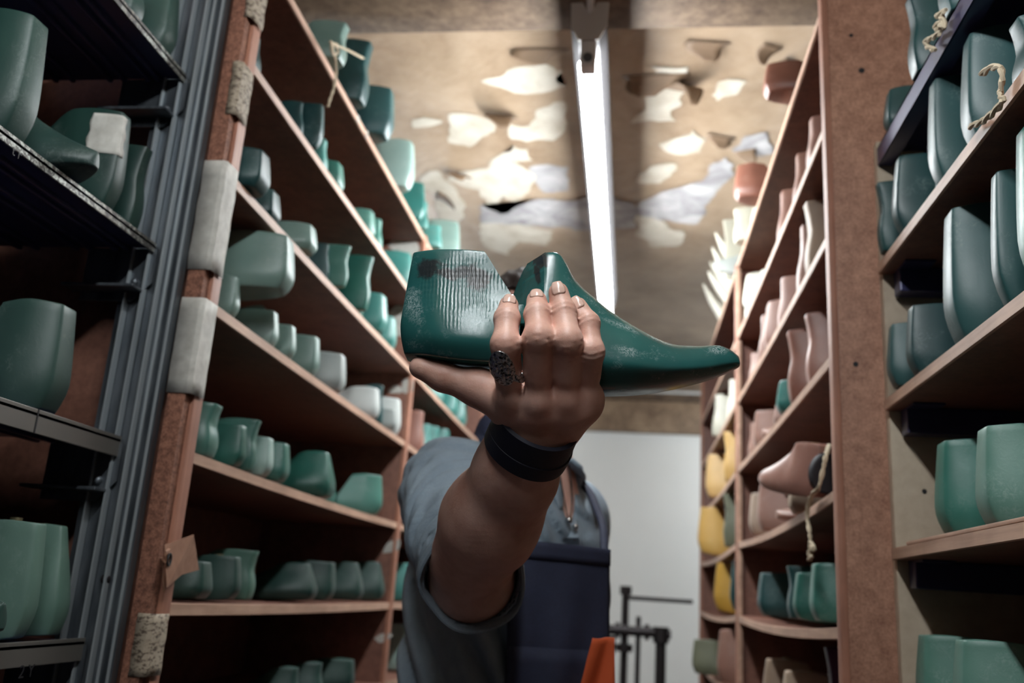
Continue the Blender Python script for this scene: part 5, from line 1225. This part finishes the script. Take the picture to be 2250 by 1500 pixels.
bm = bmesh.new(); tube(bm, [(x0-.02, ym, zd-.08), (x0-.02, ym, zd-.02)], .024, 16); tube(bm, [(xa, ym, zd-.07), (xa, ym, zd-.045)], .03, 16); obj('clamp_nut', bm, M_BLACK, st)
bm = bmesh.new(); a, b_ = on_y(1372, 1312, ym), on_y(1522, 1322, ym-.05); tube(bm, [a, b_], .0075, 12); obj('handle_rod', bm, M_BLACK, st)
bm = bmesh.new(); bx(bm, xa-.10, xd+.08, ym-.09, ym+.09, .57, .62, .008); obj('bed_plate', bm, M_BLACK, st)
bm = bmesh.new(); tube(bm, [((xa+xd)/2, ym, .02), ((xa+xd)/2, ym, .57)], .045, 20); obj('pedestal', bm, M_BLACK, st)
bm = bmesh.new(); tube(bm, [((xa+xd)/2, ym, 0.0), ((xa+xd)/2, ym, .03)], .16, 28); obj('base', bm, M_BLACK, st)
# ------------------------------------------------------------------ card tag on a string, tied to the labelled post
M_CARD = mat('brown_card', (0.34, 0.17, 0.10), 0.75); t = NT(M_CARD); n = t.noise(t.coord(), 70, 4); t.col(t.ramp(n, [(0.3, (0.29, 0.14, 0.085)), (0.7, (0.38, 0.2, 0.125))]))
yt0 = 1.10; xg = LF+.012
tg = thing('card_tag', 'brown card tag marked with a ring, hanging on the labelled post beside the sixth shelf', 'tag', tuple(on_x(380, 1240, xg)))
cs = [on_x(u, v, xg) for u, v in ((362, 1197), (420, 1174), (443, 1252), (400, 1262), (361, 1290))]
bm = bmesh.new(); a = [bm.verts.new(p+np.array([.004*math.sin(i*2.1), 0, 0])) for i, p in enumerate(cs)]; c_ = [bm.verts.new(v_.co+Vector((-.0008, 0, 0))) for v_ in a]; n = len(a)
bm.faces.new(a); bm.faces.new(c_[::-1])
for i in range(n): bm.faces.new((a[i], a[(i+1) % n], c_[(i+1) % n], c_[i]))
obj('card', bm, M_CARD, tg, smooth=False)
bm = bmesh.new(); cc = on_x(372, 1229, xg+.003); tp = [cc+np.array([0, .0042*math.cos(k*.3927), .0068*math.sin(k*.3927)]) for k in range(17)]; tube(bm, tp, .0012, 6); obj('ring_mark', bm, M_INK, tg)
bm = twine([on_x(372, 1206, xg+.003), on_x(364, 1215, xg+.005), on_x(363, 1235, xg+.004), on_x(354, 1226, xg+.002), on_x(358, 1250, xg), on_x(360, 1300, xg-.002)], .0009, 50); obj('string', bm, M_CARD, tg)
# marker writing on two of the metal shelf lips
lips = [o for o in bpy.data.objects if o.name.startswith('shelf_lip')]
lips.sort(key=lambda o: -max(v_.co.z for v_ in o.data.vertices))
def write(lip, txt, u, v, size):
    cu = bpy.data.curves.new('marker_writing', 'FONT'); cu.body = txt; cu.size = size; cu.extrude = .0002
    o = bpy.data.objects.new('marker_writing', cu); C.objects.link(o); bpy.context.view_layer.update()
    me = bpy.data.meshes.new_from_object(o.evaluated_get(bpy.context.evaluated_depsgraph_get())); bpy.data.objects.remove(o)
    p = on_x(u, v, MF); me.transform(Matrix(((0, 0, 1, MF+.0005), (1, 0, 0, p[1]), (0, 1, 0, p[2]), (0, 0, 0, 1))))
    me.transform(Matrix.Translation(-Vector(rackM.location))); me.materials.clear(); me.materials.append(M_INK)
    ob = bpy.data.objects.new('marker_writing', me); C.objects.link(ob); ob.parent = lip.parent
write(lips[1], 't r', 24, 338, .014)
write(lips[3], '2 Y', 38, 1490, .018)
for o in list(bpy.data.objects):
    if '_local' in o: del o['_local']
